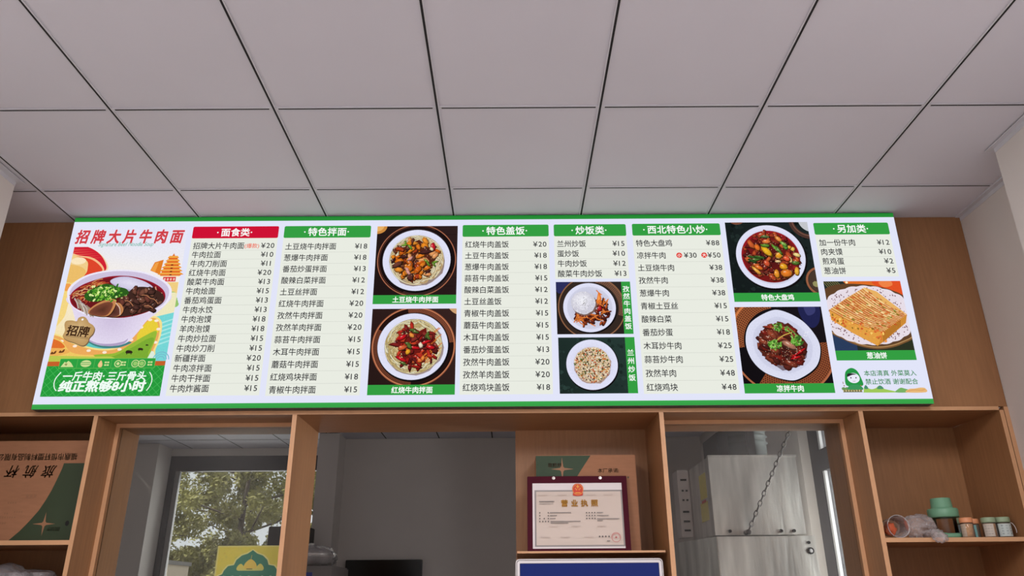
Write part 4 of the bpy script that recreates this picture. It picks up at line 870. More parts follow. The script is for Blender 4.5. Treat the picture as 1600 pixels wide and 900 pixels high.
# hanging tag
a = Art(sfn, off=2.2e-3); q = smooth([(.062, .533), (.066, .515), (.09, .512), (.112, .516), (.118, .500), (.136, .494), (.153, .502), (.168, .522), (.190, .536), (.199, .553), (.196, .575), (.184, .593), (.182, .612), (.170, .628), (.152, .628), (.12, .615), (.09, .605), (.066, .588), (.07, .56)])
a.poly([(x + .004, y + .005) for x, y in q], (120, 96, 70)); a.fan((.13, .55), q, (216, 184, 132), (188, 150, 96)); a.disc(.137, .508, .005, .005, (244, 240, 236), n=16)
a.strand([(.080, .537), (.185, .547)], .0016, (90, 66, 40)); a.strand([(.078, .585), (.182, .600)], .0014, (90, 66, 40)); a.strand([(.080, .580), (.18, .594)], .003, (150, 116, 76))
a.text('招牌', .129, .563, .051, (66, 42, 26), bold=.03, align='c', rot=.10)
a.build('tag_print', INK, poster)

# notice with the little illustrated figure
a = Art(sfn, off=3e-4)
ng = (60, 140, 84)
a.text('本店清真 外菜莫入', 3.568, .777, .0275, ng, bold=.012, width=.228); notice = a.build('notice_line', INK, sign); a = Art(sfn, off=3e-4); a.text('禁止饮酒 谢谢配合', 3.568, .8145, .0275, ng, bold=.012, width=.228); a.build('notice_line', INK, sign); a = Art(sfn, off=3e-4)
a.poly(smooth([(3.553, .860), (3.558, .840), (3.567, .829), (3.575, .842), (3.59, .848), (3.61, .842), (3.625, .832), (3.64, .845), (3.665, .852), (3.69, .858), (3.69, .8625), (3.555, .8625)], 4), (160, 200, 90)); a.poly(smooth([(3.558, .845), (3.567, .829), (3.576, .845)], 3), (70, 140, 110)); a.poly(smooth([(3.612, .846), (3.628, .831), (3.642, .846)], 3), (80, 146, 110))
a.poly(smooth([(3.69, .8625), (3.70, .850), (3.716, .842), (3.732, .846), (3.75, .852), (3.75, .8625)], 4), (120, 176, 100)); a.poly(smooth([(3.735, .8625), (3.75, .848), (3.775, .846), (3.80, .842), (3.82, .845), (3.82, .8625)], 4), (232, 184, 120)); a.strand(smooth([(3.74, .858), (3.77, .852), (3.80, .854), (3.818, .850)], 4, False), .002, (206, 140, 80))
a.rect(3.466, .848, 3.548, .858, (206, 190, 140)); a.rect(3.466, .8575, 3.548, .8605, (90, 96, 60))
for k in range(6): a.disc(3.47 + .015 * k, .845, .009, .007, (110, 150, 90), n=12)
for k in range(7): a.rect(3.470 + .0115 * k, .850, 3.476 + .0115 * k, .8575, (120, 110, 70))
a.poly(smooth([(3.484, .830), (3.484, .790), (3.494, .765), (3.518, .753), (3.540, .765), (3.552, .795), (3.556, .830), (3.52, .834)], 6), (40, 150, 70)); a.poly(smooth([(3.490, .838), (3.50, .830), (3.52, .826), (3.54, .830), (3.55, .838), (3.55, .848), (3.49, .848)], 4), (60, 150, 90))
a.disc(3.520, .798, .0265, .0225, (236, 236, 250)); a.poly(smooth([(3.494, .792), (3.497, .779), (3.517, .777), (3.535, .782), (3.517, .784), (3.502, .790)], 4), (40, 40, 46))
for x in (3.509, 3.531): a.disc(x, .797, .0028, .0034, (50, 46, 60), n=12)
a.strand(smooth([(3.514, .811), (3.520, .813), (3.526, .811)], 3, False), .0016, (150, 90, 110))
for x in (3.474, 3.546): a.disc(x, .832, .003, .003, (160, 120, 70), n=10)
a.strand([(3.471, .824), (3.471, .814)], .003, (150, 120, 90))
a.build('notice_illustration', INK, sign)

# ------------------------------------------------------------------ things on the counter front
def plane_fn(o, du, dv, nrm):
    o, du, dv, nrm = map(Vector, (o, du, dv, nrm))
    return lambda u, v, off: tuple(o + du * u + dv * v + nrm * (off + 4e-4))
def star(a, cx, cy, r, col, k=.16):
    a.poly([(cx + (r if j % 2 == 0 else r * k) * math.cos(math.pi * j / 4), cy + (r if j % 2 == 0 else r * k) * math.sin(math.pi * j / 4)) for j in range(8)], col); a.disc(cx, cy, r * .22, r * .22, col, n=14)
INKC, GRNC, PALEC = (92, 74, 50), (52, 66, 42), (158, 112, 80)
# upside-down carton
bx = empty('cardboard_carton', (-2.12, 3.48, 1.775), 'brown and green cardboard carton standing upside down, its writing inverted', 'carton')
CX0, CX1, CY, CZ0, CZ1 = -2.435, -1.83, 3.345, 1.7752, 2.195
MB().box(CX0, CX1, CY, 3.62, CZ0, CZ1).build('box_body', CARD, bx, bevel=.003)
a = Art(plane_fn((CX0, CY, CZ1), (1, 0, 0), (0, 0, -1), (0, -1, 0)), step=2e-5)
# printed face: u from the carton's left edge, v from its top edge
gp = [(.604, .098), (.503, .098), (.500, .12), (.489, .161), (.475, .21), (.459, .251), (.438, .295), (.408, .338), (.377, .377), (.340, .413), (.330, .4195), (.604, .4195)]
a.poly(gp, GRNC)
a.text('福鼎市恒轩塑料制品有限公司', .556, .070, .032, INKC, bold=.016, rot=math.pi, width=.375)
for ch, x in (('旅', .444), ('航', .365), ('杯', .287)): a.text(ch, x, .132, .056, INKC, bold=.012, rot=math.pi, shear=.25, align='c')
star(a, .472, .349, .048, PALEC, .15); a.text('旅航杯', .545, .370, .0185, mix(PALEC, GRNC, .35), bold=.008, rot=math.pi)
a.disc(.569, .347, .0085, .011, (8, 7, 7), n=16)
fade = (150, 104, 74)
for x0, x1, v in ((.30, .335, .262), (.335, .375, .300), (.295, .315, .306), (.28, .345, .322), (.285, .31, .345)):
    x = x0
    while x < x1: a.rect(x, v - .004, x + .006, v + .004, fade); x += .010
for k in range(3): a.rect(.350, .215 + .014 * k, .418 - .006 * k, .217 + .014 * k, fade)
for k in range(3): a.rect(.372 + .016 * k, .228, .384 + .016 * k, .242, fade)
a.build('printed_panel', MATTE, bx)
# plastic bags with cups on the shelf below
FILM = glass_mat('clear_plastic_film', (0.95, 0.94, 0.95), rough=0.10, body=0.16, bodycol=(1, 0.95, 0.97), ior=1.18, crinkle=.35)
def crumple(name, c, rad, seed, amp, freq, parent=None, flat=None, sub=5, mats=None):
    bm = bmesh.new(); bmesh.ops.create_icosphere(bm, subdivisions=sub, radius=1.0)
    for v in bm.verts:
        d = v.co.normalized(); q = 1 + amp * noise.noise(d * freq + Vector((seed, 0, 0))) + amp * .5 * abs(noise.noise(d * freq * 2.7 + Vector((0, seed, 0))))
        p = Vector((d.x * rad[0], d.y * rad[1], d.z * rad[2])) * q + Vector(c)
        if flat is not None and p.z < flat: p.z = flat + .0004
        v.co = p
    me = bpy.data.meshes.new(name); bm.to_mesh(me); bm.free()
    return link(name, me, mats or FILM, parent, True)
bag = empty('plastic_bag', (-2.12, 3.47, 1.318), 'clear crumpled plastic bag of disposable cups on the shelf below the carton', 'bag')
crumple('bag_film', (-2.12, 3.45, 1.49), (.27, .14, .185), 3.3, .20, 2.6, bag, 1.3185)
CUP = glass_mat('clear_cup_plastic', (0.95, 0.95, 0.95), rough=0.10, body=0.24, bodycol=(0.88, 0.83, 0.83), ior=1.3)
for k in range(4):
    a = MB(); x = -2.28 + .10 * k
    for j in range(6): a.lathe([(.033, 1.32 + .05 * j), (.043, 1.40 + .05 * j), (.046, 1.402 + .05 * j), (.046, 1.407 + .05 * j)], (x, 3.44, 0), n=24, cap=False)
    tag(a.build('cup_stack', CUP, None, True), ['stack of clear cups by the cabinet side in the bag', 'second stack of clear cups from the cabinet side in the bag', 'third stack of clear cups from the cabinet side in the bag', 'stack of clear cups next to the window post in the bag'][k], 'cups', 'stacked clear cups in the plastic bag')

# licence, carton and blue sign in the open bay
TB = 1.722
tb = tag(MB().box(.021, .627, 3.30, CABD - .001, TB - .008, TB, front=1).build('thin_shelf_board', [WOODH, EDGE], loc=(.32, 3.45, TB)), 'thin loose wooden board carrying the licence and carton above the blue sign', 'shelf board')
cb = empty('cardboard_carton', (.335, 3.54, TB), 'brown cardboard carton with a green corner and white star, behind the framed licence', 'carton')
MB().box(.108, .556, 3.47, 3.62, TB + .0002, 2.139).build('box_body', CARD, cb, bevel=.003)
a = Art(plane_fn((.108, 3.47, 2.139), (1, 0, 0), (0, 0, -1), (0, -1, 0)), step=2e-5)
a.poly([(.001, .003), (.247, .003), (.20, .07), (.10, .22), (.001, .30)], (44, 66, 40)); star(a, .118, .062, .052, PALEC, .15); a.text('旅航杯', .054, .045, .021, PALEC, bold=.02)
a.text('本厂承诺:', .275, .070, .021, INKC, bold=.01, sx=1.1)
for k in range(14): a.rect(.25 + .012 * k, .096, .258 + .012 * k, .104, INKC)
a.build('printed_panel', MATTE, cb)
# framed licence leaning on the carton
lb, lt = Vector((.065, 3.40, TB + .0005)), Vector((.069, 3.447, 2.043)); LW = .438
up_ = (lt - lb); LH = up_.length; upn = up_.normalized(); nrm = Vector((1, 0, 0)).cross(upn).normalized(); nrm = nrm if nrm.y < 0 else -nrm
lic = empty('framed_licence', (.285, 3.41, TB), 'framed business licence with dark red border, leaning against the carton on the thin board', 'certificate')
MB().obox(lb, (LW, 0, 0), up_, -nrm * .012).build('frame', mat('dark_red_leatherette', (74, 13, 32), 0.7, spec=0.15), lic, bevel=.002)
lf = plane_fn(lb + up_, (1, 0, 0), -upn, nrm)
a = Art(lf, step=2e-5); U = lambda x: x * LW; V = lambda y: y * LH
pw, pg, pk = (232, 224, 224), (212, 196, 184), (120, 114, 112)
a.rect(U(.052), V(.098), U(.945), V(.955), pw); a.rect(U(.072), V(.192), U(.945), V(.932), (146, 140, 138)); a.rect(U(.088), V(.212), U(.930), V(.912), pg)
for k in range(60): a.rect(U(.076 + .0143 * k), V(.196), U(.082 + .0143 * k), V(.206), (176, 168, 164)); a.rect(U(.076 + .0143 * k), V(.917), U(.082 + .0143 * k), V(.927), (176, 168, 164))
for k in range(36): a.rect(U(.076), V(.212 + .0194 * k), U(.083), V(.222 + .0194 * k), (176, 168, 164)); a.rect(U(.934), V(.212 + .0194 * k), U(.941), V(.222 + .0194 * k), (176, 168, 164))
a.fan((U(.505), V(.17)), smooth([(U(.45), V(.17)), (U(.47), V(.12)), (U(.505), V(.108)), (U(.54), V(.12)), (U(.56), V(.17)), (U(.553), V(.225)), (U(.545), V(.27)), (U(.46), V(.27)), (U(.457), V(.225))]), (222, 66, 48), (206, 60, 44))
star(a, U(.505), V(.150), .010, (240, 170, 60), .38)
for x, y in ((.482, .175), (.492, .19), (.518, .19), (.528, .175)): star(a, U(x), V(y), .0045, (240, 170, 60), .38)
a.rect(U(.478), V(.225), U(.532), V(.243), (232, 150, 60)); a.ring(U(.505), V(.19), .021, .024, (232, 140, 60), 30)
for ch, x in zip('营业执照', (.367, .467, .565, .665)): a.text(ch, U(x), V(.372), .031, (214, 158, 56), bold=.035, align='c')
def bars(x0, x1, y, h=.012, c=pk, w=.010, gap=.004):
    x = x0
    while x < x1: a.rect(U(x), V(y - h / 2), U(min(x + w, x1)), V(y + h / 2), c); x += w + gap
bars(.118, .265, .348, .016); bars(.118, .26, .378, .010, (160, 150, 146))
for y, xs in ((.497, (.122, .205)), (.535, (.122, .205)), (.573, (.122, .165, .205)), (.611, (.122, .150, .178, .205))):
    for x in xs: a.rect(U(x - .005), V(y - .008), U(x + .005), V(y + .008), (84, 76, 76))
bars(.222, .43, .497); bars(.222, .29, .535); bars(.222, .275, .573); bars(.228, .52, .611); bars(.228, .40, .632)
for y in (.500, .538, .576):
    for x in (.582, .608, .636, .662): a.rect(U(x - .005), V(y - .008), U(x + .005), V(y + .008), (84, 76, 76))
bars(.685, .745, .500); bars(.685, .80, .538); bars(.685, .90, .580); bars(.685, .735, .603)
for x in (.698, .728, .758, .790): a.rect(U(x - .006), V(.800), U(x + .006), V(.820), (84, 76, 76))
bars(.77, .80, .866, .012)
for y, xs in ((.262, (.11, .30, .59, .76)), (.675, (.21, .43, .68)), (.813, (.13, .32, .55))):
    for x in xs: bars(x, x + .09, y, .010, (196, 178, 168))
cxs, cys = U(.858), V(.822)
a.ring(cxs, cys, .0185, .0200, (196, 66, 72), 40); star(a, cxs, cys, .006, (170, 50, 56), .38)
for k in range(13): t = math.pi * (.95 + 1.1 * k / 12); a.rect(cxs + .0155 * math.cos(t) - .0012, cys + .0155 * math.sin(t) - .0012, cxs + .0155 * math.cos(t) + .0012, cys + .0155 * math.sin(t) + .0012, (196, 66, 72))
a.build('licence_paper', MATTE, lic)
RV = mat('silver_rivet', (210, 200, 196), 0.3, metal=0.6)
for x in (.265, .735):
    p = lb + up_ * .972 + Vector((LW * x, 0, 0)); g = MB(); n = 16
    for r, h in ((.0075, .0006), (.0065, .0022), (.003, .0024), (.0028, .001)): g.v += [tuple(p + nrm * h + Vector((1, 0, 0)) * r * math.cos(6.2832 * k / n) + upn * r * math.sin(6.2832 * k / n)) for k in range(n)]
    for j in range(3):
        for k in range(n): g.f.append((j * n + k, j * n + (k + 1) % n, (j + 1) * n + (k + 1) % n, (j + 1) * n + k)); g.m.append(0)
    g.f.append(tuple(3 * n + k for k in range(n))); g.m.append(0)
    g.build('rivet', RV, lic)
# blue sign below the board
bs = empty('blue_sign_panel', (.315, 3.30, 1.168), 'blue panel with rounded white rim under plastic film, below the thin board', 'sign')
BX0, BX1, BZ1 = .014, .613, 1.692
def prism(pts, y0, y1, m=0):
    g = MB(); n = len(pts); g.v = [(x, y0, z) for x, z in pts] + [(x, y1, z) for x, z in pts]
    g.f = [tuple(range(n)), tuple(range(n, 2 * n))[::-1]] + [(k, k + n, (k + 1) % n + n, (k + 1) % n) for k in range(n)]; g.m = [m] * len(g.f); return g
prism(rrect(BX0, 1.19, BX1, BZ1, .016), 3.302, 3.315).build('rim', mat('white_enamel_rim', (226, 220, 220), 0.3), bs, bevel=.001)
MB().box(.25, .40, 3.315, 3.38, 1.1685, 1.30).build('stand', BLACK, bs)
a = Art(lambda u, v, off: (u, 3.3017 - off, v), step=3e-5)
a.poly(rrect(BX0 + .004, 1.194, BX1 - .004, BZ1 - .004, .013), (70, 66, 66)); a.poly(rrect(BX0 + .006, 1.196, BX1 - .006, BZ1 - .006, .012), (230, 226, 228))
a.poly(rrect(BX0 + .0165, 1.206, BX1 - .0165, BZ1 - .0165, .003), (50, 54, 80)); a.poly(rrect(BX0 + .0185, 1.208, BX1 - .0185, BZ1 - .0185, .003), (8, 32, 110))
BLUE = print_mat('blue_print_under_film', False, rough=.25)
_b = BLUE.node_tree.nodes['Principled BSDF']; _b.inputs['Specular IOR Level'].default_value = .2; _b.inputs['Coat Weight'].default_value = .15; _b.inputs['Coat Roughness'].default_value = .12
_n = BLUE.node_tree.nodes.new('ShaderNodeTexNoise'); _n.inputs['Scale'].default_value = 16; _n.inputs['Distortion'].default_value = 2.0
_t = BLUE.node_tree.nodes.new('ShaderNodeTexCoord'); _p = BLUE.node_tree.nodes.new('ShaderNodeBump'); _p.inputs['Strength'].default_value = .18; _p.inputs['Distance'].default_value = .01
BLUE.node_tree.links.new(_t.outputs['Object'], _n.inputs[0]); BLUE.node_tree.links.new(_n.outputs[0], _p.inputs['Height']); BLUE.node_tree.links.new(_p.outputs[0], _b.inputs['Coat Normal'])
a.build('blue_face', BLUE, bs)

# yellow and green poster card inside the glazed bay
pc = empty('mosque_poster', (-1.13, 3.462, 1.2), 'yellow card with green mosque emblem standing behind the glass of the bay', 'poster')
MB().box(-1.264, -.9635, 3.466, 3.469, 1.20, 1.761).build('card', mat('yellow_card', (206, 190, 80), 0.6), pc)
rr = random.Random(9)
a = Art(lambda u, v, off: (-1.264 + u, 3.4652 - off, 1.761 - v), step=2e-5)
a.rect(.0, .0, .300, .56, (212, 200, 110)); a.rect(.006, .005, .296, .555, (214, 194, 62)); a.off = 5e-5
for k in range(420):
    x, y = rr.uniform(.008, .292), rr.uniform(.007, .30); a.ring(x, y, .0022, .0034, rr.choice([(178, 176, 66), (222, 196, 84), (190, 160, 40), (168, 178, 74)]), 6, rr.uniform(0, 3), rr.uniform(3.5, 6)); a.off = 5e-5
a.off = 1.5e-4
# multi-lobed arch
half = [(0, .018), (.020, .032), (.045, .040), (.066, .058), (.074, .078), (.098, .082), (.114, .100), (.119, .114), (.140, .124), (.148, .150), (.148, .52)]
def arch(g, dx): return [(.152 + x + (g if x > .01 else 0), y - (g if y < .5 else -g)) for x, y in half] + [(.152 - x - (g if x > .01 else 0), y - (g if y < .5 else -g)) for x, y in reversed(half)]
a.poly(clipped(arch(.004, 0), (0, 0, .3, .56)), (222, 212, 130)); a.poly(clipped(arch(0, 0), (.002, 0, .298, .558)), (18, 112, 86))
gold = (222, 186, 70)
a.poly(smooth([(.124, .094), (.122, .078), (.132, .064), (.148, .055), (.164, .064), (.174, .078), (.172, .094)], 4), gold); a.strand([(.148, .055), (.150, .038)], .0015, gold)
for x in (.107, .190): a.poly(smooth([(x - .014, .098), (x - .014, .085), (x, .073), (x + .014, .085), (x + .014, .098)], 4), (214, 196, 84))
a.rect(.096, .093, .203, .101, (206, 196, 100)); a.rect(.133, .0925, .158, .096, (60, 80, 40)); a.text('HALAL', .152, .147, .075, (206, 226, 200), bold=.01, align='c')
a.build('printed_face', MATTE, pc)

# ------------------------------------------------------------------ shelf with jars
SZ = 1.7623
GRN = mat('sage_green_plastic', (116, 164, 132), 0.45, var=0.03); ORG = mat('peach_plastic', (226, 150, 104), 0.45, var=0.03); PGR = mat('pale_sage_plastic', (146, 164, 132), 0.45, var=0.03)
def clear_jar_mat(n): return glass_mat(n, (0.92, 0.90, 0.86), rough=0.05, body=0.10, bodycol=(0.8, 0.7, 0.6))
JARM = clear_jar_mat('clear_jar_plastic')
JLAB = {}
def jar(x, y, r, h, lidm, fill, label_col, label, strap=False, lab_ang=(-2.6, -1.6), kind='spice_jar'):
    o = empty(kind, (x, y, SZ), label, 'jar', 'small lidded jars on the shelf'); lh = h * .25
    a = MB(); a.lathe([(r * .9, SZ), (r, SZ + .004), (r, SZ + h - lh - .004), (r * .9, SZ + h - lh)], (x, y, 0), n=28); a.build('jar_body', JARM, o, True)
    a = MB(); a.lathe([(r * 1.04, SZ + h - lh), (r * 1.06, SZ + h - lh + .003), (r * 1.04, SZ + h - .003), (r * .98, SZ + h)], (x, y, 0), n=28); a.build('lid', lidm, o, True)
    a = MB(); a.lathe([(r * .86, SZ + .004), (r * .9, SZ + .006), (r * .9, SZ + (h - lh) * .93), (r * .5, SZ + (h - lh) * .95)], (x, y, 0), n=24); a.build('contents', fill, o, True)
    # printed sleeve
    fn = lambda u, v, off: (x + (r + .0006 + off) * math.cos(u), y + (r + .0006 + off) * math.sin(u), SZ + h - lh - .006 - v)
    g = Art(fn, step=2e-5); hh = h - lh - .012; a0, a1 = lab_ang
    for k in range(12): g.rect(a0 + (a1 - a0) * k / 12, 0, a0 + (a1 - a0) * (k + 1) / 12, hh, label_col); g.off = 0
    g.off = 4e-5; q = random.Random(int(x * 1000))
    for k in range(3):
        t = a0 + (a1 - a0) * (.25 + .25 * k)
        for j in range(4):
            g.rect(t - .10, hh * (.1 + .21 * j), t + .10, hh * (.1 + .21 * j) + .006, mix(label_col, (50, 60, 70), q.uniform(.3, .8))); g.off = 4e-5
    g.build('label_sleeve', MATTE, o)
    if strap:
        pts = [(x + r * .95, y, SZ + h * .70), (x + r * 1.25, y - .004, SZ + h * .72), (x + r * 1.55, y - .006, SZ + h * .58), (x + r * 1.7, y - .006, SZ + h * .38), (x + r * 1.66, y - .006, SZ + h * .25)]
        MB().tube(smooth(pts, 5, False), .0016, 8).build('strap', PAINT, o, True)
PEP = mat('beige_spice', (206, 158, 112), 0.8, var=0.2, scale=90); DKF = mat('dark_spice', (120, 92, 66), 0.8, var=0.25, scale=90)
jar(1.900, 3.335, .0245, .082, ORG, PEP, (190, 170, 150), 'jar with a peach lid and beige contents, right beside the green-lidded jug', lab_ang=(-3.3, -2.3))
jar(1.949, 3.375, .0225, .080, ORG, DKF, (120, 170, 166), 'jar with a peach lid and teal label, set back between two front jars')
jar(1.993, 3.335, .0265, .082, PGR, PEP, (198, 186, 172), 'jar with a sage lid and half-covered beige contents, third in the front row', lab_ang=(-3.0, -1.5))
jar(2.052, 3.335, .0275, .083, PGR, DKF, (190, 200, 196), 'jar with a sage lid and a thin white strap, beside the cabinet side', True, (-2.9, -.5))
jar(1.962, 3.495, .0225, .094, PGR, DKF, (130, 140, 140), 'jar with a sage lid half hidden behind the green-lidded jug')
# green-lidded jug
jx, jy = 1.857, 3.42
jg = empty('drink_jug', (jx, jy, SZ), 'clear jug with a two-tier sage green lid and green handle, standing among the jars', 'jug')
a = MB(); a.lathe([(.040, SZ + .003), (.045, SZ + .006), (.047, SZ + .02), (.046, SZ + .093)], (jx, jy, 0), n=36, cap=False); a.build('jug_body', glass_mat('dark_clear_jug', (.84, .78, .74), rough=.05), jg, True)
a = MB(); a.lathe([(.058, SZ + .090), (.0605, SZ + .093), (.0605, SZ + .122), (.057, SZ + .127), (.044, SZ + .129), (.0425, SZ + .131), (.0400, SZ + .168), (.0385, SZ + .1705)], (jx, jy, 0), n=40); a.build('lid', GRN, jg, True, bevel=0)
a = MB(); a.tube(smooth([(jx - .052, jy - .030, SZ + .022), (jx - .036, jy - .048, SZ + .014), (jx, jy - .056, SZ + .012), (jx + .034, jy - .048, SZ + .016), (jx + .058, jy - .030, SZ + .030)], 6, False), [.013] * 8 + [.012] * 8 + [.010] * 5 + [.007, .006, .005, .004], 10); a.build('handle', GRN, jg, True)
a = MB(); a.lathe([(.047, SZ), (.049, SZ + .003), (.048, SZ + .010), (.042, SZ + .011)], (jx, jy, 0), n=36); a.build('base_ring', GRN, jg, True)
# cup lying on its side with orange inside, and a wrapped bundle
lc = empty('plastic_cup', (1.594, 3.33, SZ), 'clear plastic cup lying on its side, mouth outward, orange inside', 'cup')
ccx, ccz = 1.594, SZ + .0466
a = MB(); a.lathe([(.0455, 3.292), (.044, 3.2925), (.0425, 3.30), (.038, 3.345), (.034, 3.39), (.030, 3.392)], (ccx, 0, ccz), 'y', 36, cap=False); a.build('cup_wall', CUP, lc, True)
MB().tube([(ccx + .0445 * math.cos(6.2832 * k / 36), 3.292, ccz + .0445 * math.sin(6.2832 * k / 36)) for k in range(36)], .0018, 8, closed=True).build('rim', CUP, lc, True)
crumple('orange_content', (ccx - .012, 3.35, ccz - .006), (.024, .022, .026), 1.7, .35, 2.0, lc, None, 3, mat('orange_paper', (206, 96, 58), 0.6, var=.15))
wb = empty('wrapped_bundle', (1.715, 3.37, SZ), 'bundle of crumpled clear film with a twisted tail over the shelf edge', 'bundle')
FILM2 = glass_mat('crinkled_wrap_film', (0.93, 0.90, 0.90), rough=0.10, body=0.20, bodycol=(1, 0.93, 0.92), ior=1.18, crinkle=.35)
crumple('wrap_film', (1.702, 3.345, SZ + .050), (.062, .070, .047), 5.1, .17, 3.0, wb, SZ)
bpy.data.objects['wrap_film'].data.materials[0] = FILM2
crumple('film_tail', (1.726, 3.262, SZ - .002), (.026, .020, .018), 8.2, .45, 4.0, wb, None, 4, FILM2)
bpy.data.objects['film_tail'].location.y -= .026
crumple('film_neck', (1.735, 3.30, SZ + .016), (.034, .045, .018), 2.2, .35, 4.0, wb, SZ, 4, FILM2)

# ------------------------------------------------------------------ kitchen things behind the glass
hood = empty('steel_hood', (1.55, 5.2, 1.895), 'stainless steel extractor box hanging over the steel cabinet behind the glass', 'extractor hood')
HX0, HX1, HY, HZ0, HZ1 = 1.272, 1.838, 5.0, 1.897, 2.385
MB().box(HX0, HX1, HY, 5.58, HZ0, HZ1).build('hood_box', STEEL, hood, bevel=.004)
a = MB(); a.box(HX0 - .004, HX1 + .004, HY - .006, HY + .03, HZ1 - .006, HZ1 + .006); a.box(HX0 - .004, HX0 + .012, HY - .006, HY + .01, HZ0, HZ1); a.build('folded_edge', STEEL, hood)
YS = mat('yellow_sticker', (206, 190, 96), 0.6, var=.1, scale=40)
MB().box(HX0 - .002, HX0 - .0005, 5.12, 5.30, 2.14, 2.30).build('sticker', YS, hood); MB().box(HX0 - .002, HX0 - .0005, 5.12, 5.32, 2.0, 2.12).build('sticker', YS, hood)
MB().box(HX0 - .003, HX0 - .0021, 5.16, 5.27, 2.115, 2.132).build('sticker_stripe', mat('red_print', (190, 80, 70), .6), hood)
for x in (1.36, 1.68, 1.76): MB().lathe([(.010, 4.985), (.010, 5.0)], (x, 0, 1.92), 'y', 14).build('bolt', BLACK, hood)
cabn = empty('steel_cabinet', (1.57, 5.3, 0), 'tall stainless steel cabinet with a round lock under the extractor box', 'cabinet')
g = MB(); P_ = [(1.265, 4.965), (1.875, 4.965), (1.875, 5.7), (1.13, 5.62)]
g.v = [(x, y, 0) for x, y in P_] + [(x, y, 1.888) for x, y in P_]; g.f = [(0, 1, 5, 4), (1, 2, 6, 5), (2, 3, 7, 6), (3, 0, 4, 7), (4, 5, 6, 7), (3, 2, 1, 0)]; g.m = [0] * 6
g.build('cabinet_body', STEEL, cabn, bevel=.004)
MB().lathe([(.020, 4.958), (.020, 4.965)], (1.835, 0, 1.80), 'y', 20).build('lock', BLACK, cabn); MB().lathe([(.009, 4.950), (.012, 4.958)], (1.835, 0, 1.80), 'y', 16).build('lock_core', SIL, cabn); MB().lathe([(.009, 4.956), (.009, 4.965)], (1.83, 0, 1.848), 'y', 14).build('rivet', BLACK, cabn)
sw = empty('control_box', (1.235, 5.65, 1.90), 'white slotted control box mounted against the side of the extractor box', 'control box')
MB().box(1.185, 1.266, 5.585, 5.75, 1.925, 2.385).build('box_body', mat('grey_white_enamel', (196, 186, 182), .5), sw, bevel=.003)
for k, z in enumerate((2.31, 2.235, 2.17, 2.09, 2.025, 1.965)):
    if k in (1, 2): 
        for x in (1.208, 1.236): MB().box(x, x + .014, 5.579, 5.5848, z, z + .012).build('slot', BLACK, sw)
    else: MB().box(1.205, 1.248, 5.579, 5.5848, z, z + .012).build('slot', BLACK, sw)
dk = empty('exhaust_duct', (1.62, 5.32, 2.39), 'ribbed grey exhaust duct rising from the top of the extractor box', 'duct')
a = MB(); pr_ = []
for k in range(20): pr_ += [(.150, 2.392 + .043 * k), (.150, 2.392 + .043 * k + .028), (.163, 2.392 + .043 * k + .035), (.150, 2.392 + .043 * k + .042)] if k > 1 else [(.150, 2.392 + .043 * k), (.150, 2.392 + .043 * k + .042)]
a.lathe([q for q in pr_ if q[1] < CEIL - .003], (1.60, 5.30, 0), n=36); a.build('duct_pipe', STEELD, dk, True)
MB().box(1.37, 1.44, 5.10, 5.5, 2.392, 2.56).build('bracket', BLACK, dk); MB().box(1.575, 1.625, 5.120, 5.152, 2.392, 3.1).build('clamp_strap', BLACK, dk)
MB().obox((1.40, 5.12, 2.55), (.30, 0, .18), (0, .04, 0), (-.01, 0, .04)).build('brace', BLACK, dk)
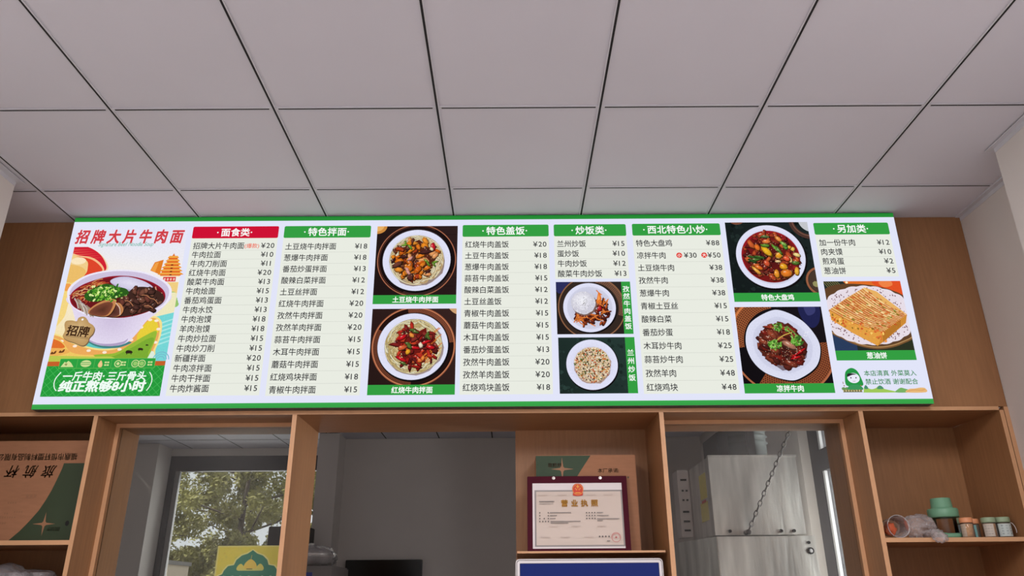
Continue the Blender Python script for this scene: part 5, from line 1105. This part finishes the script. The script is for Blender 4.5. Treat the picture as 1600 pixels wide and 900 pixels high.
# chain
ch = empty('hanging_chain', (1.45, 4.95, 1.91), 'dark steel chain hanging slantwise in front of the extractor box', 'chain')
c0, c1 = Vector((1.462, 4.945, 1.915)), Vector((2.05, 4.955, 2.98)); L = (c1 - c0).length; n = int(L / .034); d = (c1 - c0) / n; t = d.normalized(); CH = mat('dark_chain_steel', (70, 66, 64), .4, metal=.7)
a = MB(); s1 = t.cross(Vector((0, 1, 0))).normalized(); s2 = t.cross(s1).normalized()
for k in range(n):
    c = c0 + d * (k + .5); s_ = s1 if k % 2 else s2
    a.tube([c + t * (.012 if abs(math.cos(q)) < 2 else 0) * 0 + t * .0225 * math.cos(q) + s_ * .0105 * math.sin(q) for q in [6.2832 * j / 14 for j in range(14)]], .0036, 6, closed=True)
a.build('chain_links', CH, ch, True)
MB().lathe([(.012, 4.93), (.016, 4.94), (.016, 5.0)], (1.462, 0, 1.912), 'y', 16).build('eye_bolt', CH, ch)
MB().tube([c1, c1 + Vector((.02, .01, .08)), (c1.x + .03, c1.y + .02, CEIL - .001)], .005, 8).build('ceiling_hook', CH, ch)
# things seen through the middle opening
ck = empty('grey_cabinet', (-1.53, 6.0, 0), 'pale grey appliance cabinet standing under the wrapped pot in the kitchen', 'appliance')
GREYE = mat('grey_enamel', (132, 126, 124), .5)
MB().box(-1.78, -1.285, 5.80, 6.4, 0, 1.765).build('cabinet_body', GREYE, ck, bevel=.01); MB().box(-1.62, -1.42, 5.795, 5.7998, 1.56, 1.72).build('blue_panel', mat('blue_print', (70, 80, 150), .4), ck)
pt = empty('wrapped_pot', (-1.49, 6.0, 1.765), 'steel pot with a lid, loosely wrapped in plastic on the grey appliance', 'pot')
a = MB(); a.lathe([(.14, 1.766), (.155, 1.775), (.158, 1.83), (.165, 1.833), (.165, 1.838)], (-1.49, 6.0, 0), n=40); a.build('pot_body', STEEL, pt, True)
a = MB(); a.lathe([(.163, 1.839), (.15, 1.860), (.10, 1.888), (.03, 1.900), (.02, 1.902), (.020, 1.915), (.026, 1.925), (.015, 1.930)], (-1.49, 6.0, 0), n=40); a.build('lid', STEEL, pt, True)
crumple('wrap_film', (-1.49, 6.0, 1.83), (.185, .185, .085), 9.4, .22, 3.0, pt, 1.7655, 4)
bb = tag(MB().box(-2.42, -2.045, 7.95, 8.30, 1.97, 2.215).build('wall_speaker', BLACK, bevel=.006, loc=(-2.18, 8.2, 1.97)), 'small black box fixed high up by the kitchen column', 'box')
tag(MB().box(-1.765, -.952, 8.60, 8.6595, .9, 1.922).build('black_screen', mat('black_gloss', (10, 9, 10), .15, var=.02), bevel=.004, loc=(-1.36, 8.63, .9)), 'wide black panel against the grey kitchen back wall', 'screen')
